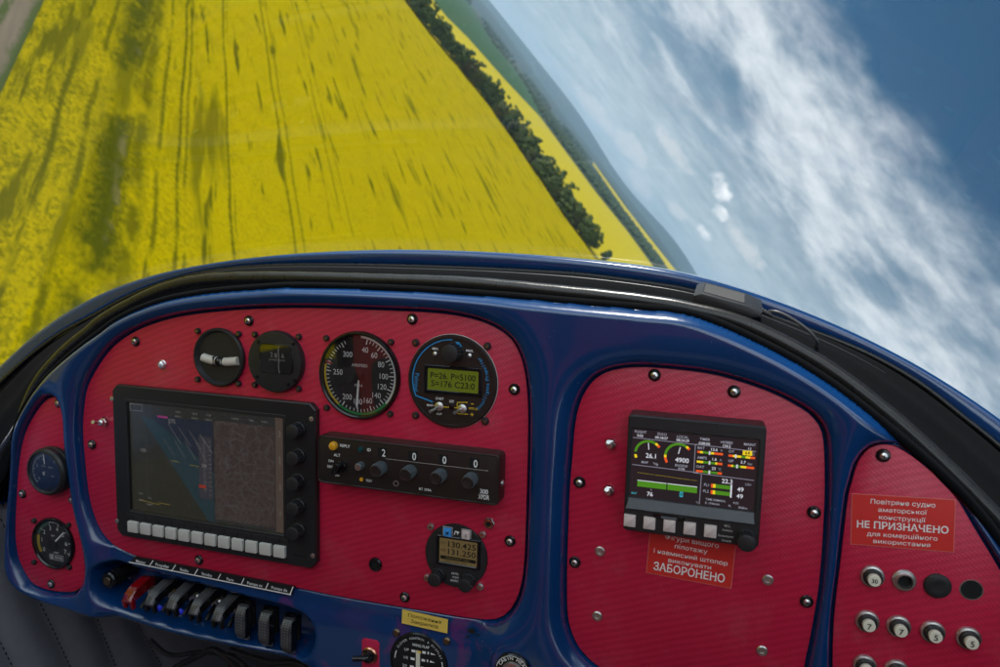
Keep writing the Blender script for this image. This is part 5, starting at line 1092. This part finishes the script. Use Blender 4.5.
far_strip = [tuple(p+np.array([0, 3])) for p in hed[1:]]+[(60, 446), (900, 395), (1500, 1500)]+[tuple(p) for p in s_out[::-1]]
flat('far_rapeseed_field', far_strip, .12, plain_mat('distant rapeseed', (.46, .37, .0), (.40, .335, .0), .01, .08, TD))
g_out = [gnd(*q) for q in [(468,0),(477,18),(493,44),(516,72),(530,93),(542,117)]]
flat('crop_field', [tuple(p) for p in [np.array([-3000., 900.])]+s_out[:4]]+[tuple(p) for p in g_out[::-1]]+[(-3000, 3200)], .11, plain_mat('green cereal crop', (.020, .066, .022), (.035, .092, .024), .004, .02))
def stripe(pts, hw): 
    P = np.array(pts); T = np.gradient(P, axis=0); T /= np.linalg.norm(T, axis=1)[:, None]; N = np.stack([-T[:, 1], T[:, 0]], 1)
    return [tuple(p) for p in P+N*hw]+[tuple(p) for p in (P-N*hw)[::-1]]
# dirt track beside the field, with grassy verges and ruts
def track_mat():
    m = bpy.data.materials.new('dry dirt track'); g = G(nodes(m)); tc = g.n('ShaderNodeTexCoord').outputs['Object']
    sp = g.n('ShaderNodeSeparateXYZ', Vector=tc); X, Y = sp.outputs[0], sp.outputs[1]; ca, sa = math.cos(TD), math.sin(TD)
    a = g.m('ADD', g.m('MULTIPLY', X, ca), g.m('MULTIPLY', Y, sa)); b = g.m('ADD', g.m('MULTIPLY', X, sa), g.m('MULTIPLY', Y, -ca))
    n = g.noise(g.xyz(g.m('MULTIPLY', a, .35), g.m('MULTIPLY', b, .8)), 1.0, 6, .65)
    d = g.m('ADD', g.m('ABSOLUTE', g.m('SUBTRACT', b, TB)), g.m('MULTIPLY', g.m('SUBTRACT', n, .5), 1.8))
    soil = g.mix(g.noise(g.xyz(g.m('MULTIPLY', a, .12), g.m('MULTIPLY', b, 1.4)), 1.0, 5), (.10, .080, .052), (.20, .165, .115)); grass = g.mix(n, (.03, .055, .012), (.075, .095, .02))
    k = g.step(d, 2.3, 1.5); mid = g.m('MULTIPLY', g.step(g.m('ABSOLUTE', g.m('SUBTRACT', d, .15)), .45, .15), g.step(n, .42, .55))
    bs = g.n('ShaderNodeBsdfPrincipled', Roughness=.95); bs.inputs['Specular IOR Level'].default_value = .1
    g.set(bs.inputs['Base Color'], g.mix(mid, g.mix(k, grass, soil), grass)); g.out(bs.outputs[0]); return m
TB = 4.6
def along(a, b): return (a*math.cos(TD)+b*math.sin(TD), a*math.sin(TD)-b*math.cos(TD))
flat('dirt_track', [along(-700, TB-2.9), along(700, TB-2.9), along(700, TB+2.5), along(-700, TB+2.5)], .14, track_mat())
# ------------------------------------------------------------------ trees
def leaf_mat(name, c0, c1):
    m = bpy.data.materials.new(name); g = G(nodes(m)); tc = g.n('ShaderNodeTexCoord').outputs['Object']
    oi = g.n('ShaderNodeObjectInfo').outputs['Random']; n = g.noise(tc, .55, 4, .6)
    bs = g.n('ShaderNodeBsdfPrincipled', Roughness=.7); bs.inputs['Specular IOR Level'].default_value = .2
    g.set(bs.inputs['Base Color'], g.mix(g.m('ADD', g.m('MULTIPLY', n, .75), g.m('MULTIPLY', oi, .35), clamp=True), c0, c1)); g.out(bs.outputs[0]); return m
M['leaf'] = leaf_mat('dark tree leaves', (.040, .074, .018), (.110, .150, .036)); M['leafpale'] = leaf_mat('olive tree leaves', (.045, .060, .016), (.105, .110, .032)); M['wood'] = leaf_mat('distant woods', (.014, .034, .010), (.040, .072, .020)); M['bark'] = mat('bark', (.06, .048, .036), .9, scale=3)
def crown(seed, H, Wd, n):
    r = np.random.default_rng(seed); lob = []
    for i in range(30):
        a = r.uniform(0, 2*PI); q = math.sqrt(r.random())*.62; z = r.uniform(.10, .95); tap = 1-.55*abs(z-.5)
        lob.append((Wd*q*tap*math.cos(a), Wd*q*tap*math.sin(a), H*z*.92, Wd*r.uniform(.17, .34)*tap))
    v, f = [], []
    for _ in range(n):
        x, y, z, s = lob[r.integers(len(lob))]; d = r.normal(size=3); d /= np.linalg.norm(d)
        p = np.array([x, y, z])+d*s*r.uniform(.72, 1.05)*np.array([1, 1, .85])
        e = np.cross(d, r.normal(size=3)); e /= np.linalg.norm(e); h = np.cross(d, e)+d*r.normal()*.35; sz = r.uniform(.25, .62)
        k = len(v); v += [p+e*sz, p+h*sz*.8, p-e*sz*.9, p-h*sz*.75]; f.append((k, k+1, k+2, k+3))
    return v, f
def trunk(H):
    v, f = [], []; segs = [(0, 0, 0, .28), (.1, .05, H*.3, .22), (.05, .1, H*.55, .15), (0, 0, H*.8, .05)]
    for x, y, z, r in segs:
        for k in range(7): v.append((x+r*math.cos(k*PI*2/7), y+r*math.sin(k*PI*2/7), z))
    for i in range(len(segs)-1):
        for k in range(7): f.append((i*7+k, i*7+(k+1) % 7, i*7+7+(k+1) % 7, i*7+7+k))
    for q in range(4):
        a = q*1.7; z = H*(.28+.1*q); b = (math.cos(a)*H*.16, math.sin(a)*H*.16, z+H*.14); k = len(v)
        v += [(0, 0, z-.15), (0.1, 0.1, z+.15), b]; f.append((k, k+1, k+2))
    return v, f
kinds = []
for i, (H, Wd) in enumerate(((16, 5.2), (14, 5.6), (18, 5.0), (12, 5.0), (15, 6.4), (10, 4.2))):
    v, f = crown(100+i, H, Wd, 2300); tv, tf = trunk(H)
    o = bpy.data.objects.new('hedgerow_tree', None); COL.objects.link(o); o.location = (0, -300-20*i, 0)
    kinds.append((o, wobj('trunk', tv, tf, M['bark'], True, parent=o), wobj('crown', v, f, M['leafpale' if i in (3,) else 'leaf'], parent=o)))
used = set()
def plant(k, x, y, sc, rz, label, group):
    o, t_, c_ = kinds[k]
    if k in used:
        r = o.copy(); COL.objects.link(r)
        for ch in (t_, c_): q = ch.copy(); COL.objects.link(q); q.parent = r
    else: r = o; used.add(k)
    r.location = (float(x), float(y), 0); r.rotation_euler = (0, 0, rz); r.scale = (sc*random.uniform(1.2, 1.6), sc*random.uniform(1.2, 1.6), sc); tag(r, label, 'tree', group); return r
hp = np.array([p for p in hed[2:]]); Lh = np.r_[0, np.cumsum(np.linalg.norm(np.diff(hp, axis=0), axis=1))]
GT = 'trees of the hedgerow between the two yellow fields'; LT = 'dark green tree in the hedgerow between the two yellow fields'
s = 0.0; i = 0
while s < Lh[-1]-7:
    for row in range(3):
        ss = s+rng.uniform(-1.5, 1.5)+row*2.2; x, y = np.interp(ss, Lh, hp[:, 0]), np.interp(ss, Lh, hp[:, 1])
        k = int(rng.choice([0, 1, 2, 4, 0, 1, 3])); plant(k, x+rng.uniform(-1, 1), y+2+row*5+rng.uniform(-1.5, 1.5), rng.uniform(.62, 1.0), rng.uniform(0, 6.28), LT, GT)
    s += rng.uniform(4.6, 7.0); i += 1
e = gnd(597, 257); plant(5, e[0]+3, e[1]+6, .95, 1.0, 'lone olive bush standing apart at the near end of the hedgerow', None)
e = gnd(428, 24); 
for k in range(len(kinds)):
    if k not in used: plant(k, -300-30*k, 480, 1, 0, LT, GT)
# the woods beyond: one mass of small crowns
ico = bmesh.new(); bmesh.ops.create_icosphere(ico, subdivisions=1, radius=1.0); iv = np.array([v.co[:] for v in ico.verts]); jf = [tuple(v.index for v in f.verts) for f in ico.faces]; ico.free()
def woodland(name, spots, hts):
    v = []; f = []
    for (x, y), h in zip(spots, hts):
        k = len(v); q = iv*(1+rng.uniform(-.28, .28, (len(iv), 1)))*np.array([h*.42, h*.42, h*.5])+np.array([x, y, h*.5]); v += [tuple(p) for p in q]; f += [tuple(a+k for a in t) for t in jf]
    o = wobj(name, v, f, M['wood'], True, kind='stuff'); return o
def between(pxa, pxb, n):                                # random spots on the land between two seen lines
    out = []
    A = spline(np.array(pxa), 200); B = spline(np.array(pxb), 200)
    for _ in range(n):
        i = rng.integers(200); t = rng.random()**.8; out.append(gnd(*(A[i]*(1-t)+B[i]*t)))
    return out
W1_ = between([(469,1),(478,19),(494,45),(517,73),(543,118),(569,154),(598,193),(628,230),(653,264)], [(474,1),(490,22),(512,52),(540,88),(563,122),(584,152),(604,181),(636,224),(665,264)], 3600)
W1_ = [p for p in W1_ if np.linalg.norm(p) < 2900]
o = woodland('woodland', W1_, [rng.uniform(6, 11) for _ in W1_]); tag(o, 'dark woods beyond the farther yellow field', 'woods', kind='stuff')
W3_ = []
for _ in range(5200):
    az = rng.uniform(-40, 12); r = rng.uniform(3300, 7500)
    if rng.random() < .6*(math.sin(az*1.3)+1): W3_.append((r*math.sin(math.radians(az)), r*math.cos(math.radians(az))))
o = woodland('distant_woodland', W3_, [rng.uniform(10, 22) for _ in W3_]); tag(o, 'hazy far woods below the hills on the horizon', 'woods', kind='stuff')
# low hills round the horizon
def hills(name, r0, r1, h, seed, m, z0=0.0):
    r = np.random.default_rng(seed); n = 420; ph = r.uniform(0, 6.28, 9); rows = []
    for q in np.linspace(0, 1, 9):
        row = []
        for i in range(n+1):
            a = 2*PI*i/n; e = sum(math.sin(a*(3+4*k)+ph[k])/(1.3+k*.7) for k in range(9)); e = max(.15, .62+.22*e)
            z = h*e*math.sin(min(1, q*1.25)*PI/2) if q < .8 else h*e*(1-(q-.8)*1.5)
            R_ = r0+(r1-r0)*q; row.append((R_*math.sin(a), R_*math.cos(a), z0+z-(1.5 if q == 0 else 0)))
        rows.append(row)
    v = [p for w_ in rows for p in w_]; f = []
    for q in range(8):
        for i in range(n): a = q*(n+1)+i; f.append((a, a+1, a+n+2, a+n+1))
    return wobj(name, v, f, m, True, kind='structure')
M['hill'] = plain_mat('wooded hillside', (.012, .026, .012), (.034, .052, .022), .004, .006, .6)
hills('hills', 6200, 9000, 150, 5, M['hill']); hills('far_hills', 9300, 12400, 290, 11, M['hill'])
# the narrow yellow strip on the rise beyond the woods
def far_at(x, y, r):
    d = MC @ ray(x, y); k = r/math.hypot(d[0], d[1]); return (d[0]*k, d[1]*k, ALT+d[2]*k)
TH = [(593,163),(606,181),(626.5,209.5),(642.5,230),(657.5,249),(675.5,271.5)]
nr = [far_at(x-.6-.5*i, y+.5+.35*i, 3000) for i, (x, y) in enumerate(TH)]; fr = [far_at(x+.7, y-.4, 3250) for x, y in TH]
wobj('distant_rapeseed_field', nr+fr, [(i, i+1, 7+i, 6+i) for i in range(5)], plain_mat('hazy rapeseed', (.54, .42, .0), (.46, .38, .002), .002, .01), kind='structure')
# ------------------------------------------------------------------ haze, sun, sky
hz = bpy.data.materials.new('haze'); g = G(nodes(hz)); pv = g.n('ShaderNodeVolumePrincipled', Density=HAZE, Anisotropy=.25); pv.inputs['Color'].default_value = (.50, .76, 1, 1); g.out(None, pv.outputs[0])
HR, HT = 13400, 420
wobj('haze', [(-HR, -HR, -1.5), (HR, -HR, -1.5), (HR, HR, -1.5), (-HR, HR, -1.5), (-HR, -HR, HT), (HR, -HR, HT), (HR, HR, HT), (-HR, HR, HT)], [(0, 3, 2, 1), (4, 5, 6, 7), (0, 1, 5, 4), (1, 2, 6, 5), (2, 3, 7, 6), (3, 0, 4, 7)], hz, kind='stuff')
pv.inputs['Density Attribute'].default_value = ''; pv.inputs['Color Attribute'].default_value = ''; pv.inputs['Temperature Attribute'].default_value = ''
hz.cycles.homogeneous_volume = True
az, el = math.radians(SUN_AZ), math.radians(SUN_EL)
sd = Vector((math.sin(az)*math.cos(el), math.cos(az)*math.cos(el), math.sin(el)))
sl = bpy.data.lights.new('sun', 'SUN'); sl.energy = SUN_ST; sl.angle = math.radians(.55); sl.color = (1, .955, .88)
so = bpy.data.objects.new('sun', sl); COL.objects.link(so); so.rotation_euler = (-sd).to_track_quat('-Z', 'Y').to_euler(); so.location = (0, 0, 500)
wd = bpy.data.worlds.new('World'); scene.world = wd; wd.use_nodes = True; wd.cycles.sampling_method = 'MANUAL'; wd.cycles.sample_map_resolution = 512; nt = wd.node_tree; nt.nodes.clear(); g = G(nt)
sky = g.n('ShaderNodeTexSky', _sky_type='NISHITA'); sky.sun_disc = False; sky.sun_elevation = el; sky.sun_rotation = az; sky.air_density = 1.0; sky.dust_density = .6; sky.ozone_density = 2.2; sky.altitude = 150
d = g.n('ShaderNodeTexCoord').outputs['Generated']; sp = g.n('ShaderNodeSeparateXYZ', Vector=d); X, Y, Zz = sp.outputs
zc = g.m('MAXIMUM', Zz, .0)
k = g.m('DIVIDE', 1.25, g.m('ADD', zc, .17)); px, py = g.m('MULTIPLY', X, k), g.m('MULTIPLY', Y, k)
n1 = g.noise(g.xyz(g.m('ADD', px, 3.7), g.m('ADD', py, 1.9), .3), 1.0, 7, .54, .35)
n2 = g.noise(g.xyz(g.m('MULTIPLY', px, 1.6), g.m('MULTIPLY', py, 3.2), 7.0), 1.5, 7, .62, .6)          # drawn-out wisps
n3 = g.noise(g.xyz(px, py, 12.0), 4.2, 8, .62, .2)
dens = g.m('ADD', g.m('MULTIPLY', n1, .72), g.m('ADD', g.m('MULTIPLY', n2, .08), g.m('MULTIPLY', n3, .20)))
cov = g.ramp(zc, [(0, .56), (.10, .57), (.17, .60), (.225, .70), (.275, .66), (.335, .43), (.45, .36), (1.0, .42)])
cov = g.m('ADD', cov, g.m('MULTIPLY', g.step(Y, .1, -.4), .22))  # extra cloud cover out of view astern, added for cockpit light
cl = g.step(g.m('SUBTRACT', dens, g.m('SUBTRACT', 1.0, cov)), -.06, .25)
# small cumulus low over the horizon, with a bright top
def puff(az_, el_, w, h, th=.5):
    a_, e_ = math.radians(az_), math.radians(el_); c = (math.sin(a_)*math.cos(e_), math.cos(a_)*math.cos(e_), math.sin(e_)); t_ = (math.cos(a_), -math.sin(a_), 0.0)
    dx = g.m('ADD', g.m('MULTIPLY', g.m('SUBTRACT', X, c[0]), t_[0]), g.m('MULTIPLY', g.m('SUBTRACT', Y, c[1]), t_[1])); dz = g.m('SUBTRACT', Zz, c[2])
    q = g.m('ADD', g.m('POWER', g.m('DIVIDE', dx, w), 2.0), g.m('POWER', g.m('DIVIDE', dz, h), 2.0))
    fr = g.m('GREATER_THAN', Y, 0.0)
    nn = g.noise(d, 48.0, 6, .62, .3)
    return g.m('MULTIPLY', g.step(g.m('ADD', g.m('SUBTRACT', 1.0, q), g.m('MULTIPLY', g.m('SUBTRACT', nn, .5), 2.4)), .05, 1.0), fr), dz
cu = None
for az_, el_, w, h in PUFFS:
    p, dz = puff(az_, el_, w, h); cu = p if cu is None else g.m('MAXIMUM', cu, p)
cs = None
for az_, el_, w, h in SOFT:
    p, dz = puff(az_, el_, w, h); cs = p if cs is None else g.m('MAXIMUM', cs, p)
shade = g.m('ADD', g.m('MULTIPLY', n3, .65), g.m('MULTIPLY', n1, .45))
ccol = g.mix(g.step(shade, .36, .72), (.27, .34, .40), (.66, .70, .73))
ccol = g.mix(g.m('MULTIPLY', g.step(zc, .22, .02), .75), ccol, (.47, .55, .60))
b0 = g.n('ShaderNodeBackground', Strength=SKY_ST); g.set(b0.inputs[0], g.mix(1.0, sky.outputs[0], SKY_TINT, 'MULTIPLY'))
b1 = g.n('ShaderNodeBackground'); g.set(b1.inputs[0], ccol); g.set(b1.inputs[1], g.m('MULTIPLY_ADD', g.step(Y, .15, -.35), CLOUD_FILL, CLOUD_ST))      # unseen clouds behind the aircraft, brightened to fill the cockpit with light
b2 = g.n('ShaderNodeBackground', Strength=CLOUD_ST); g.set(b2.inputs[0], g.mix(g.step(n3, .35, .6), (.62, .66, .69), (.92, .93, .93)))
veil = g.m('MULTIPLY', g.step(zc, .30, .04), g.m('MULTIPLY_ADD', n2, .7, .40))      # thin high veil, thicker low down
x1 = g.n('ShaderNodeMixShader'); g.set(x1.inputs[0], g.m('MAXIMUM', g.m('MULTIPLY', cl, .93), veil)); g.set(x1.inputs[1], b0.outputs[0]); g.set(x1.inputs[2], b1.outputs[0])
b3 = g.n('ShaderNodeBackground', Strength=CLOUD_ST); b3.inputs[0].default_value = (.66, .66, .66, 1)
x3 = g.n('ShaderNodeMixShader'); g.set(x3.inputs[0], g.m('MULTIPLY', cs, .55)); g.set(x3.inputs[1], x1.outputs[0]); g.set(x3.inputs[2], b3.outputs[0])
x2 = g.n('ShaderNodeMixShader'); g.set(x2.inputs[0], g.m('MULTIPLY', cu, .9)); g.set(x2.inputs[1], x3.outputs[0]); g.set(x2.inputs[2], b2.outputs[0])
o = g.n('ShaderNodeOutputWorld'); nt.links.new(x2.outputs[0], o.inputs[0])
vs = scene.view_settings; scene.display_settings.display_device = 'sRGB'; vs.view_transform = 'Standard'; vs.look = 'None'; vs.exposure = EXPO; vs.gamma = 1.0; vs.use_curve_mapping = False
cy = scene.cycles; cy.use_denoising = True; cy.max_bounces = 6; cy.diffuse_bounces = 2; cy.glossy_bounces = 3; cy.transmission_bounces = 4; cy.adaptive_threshold = .025; cy.transparent_max_bounces = 12; cy.volume_bounces = 0; cy.caustics_reflective = False; cy.caustics_refractive = False
cy.sample_clamp_indirect = 6.0
scene.render.engine = 'CYCLES'
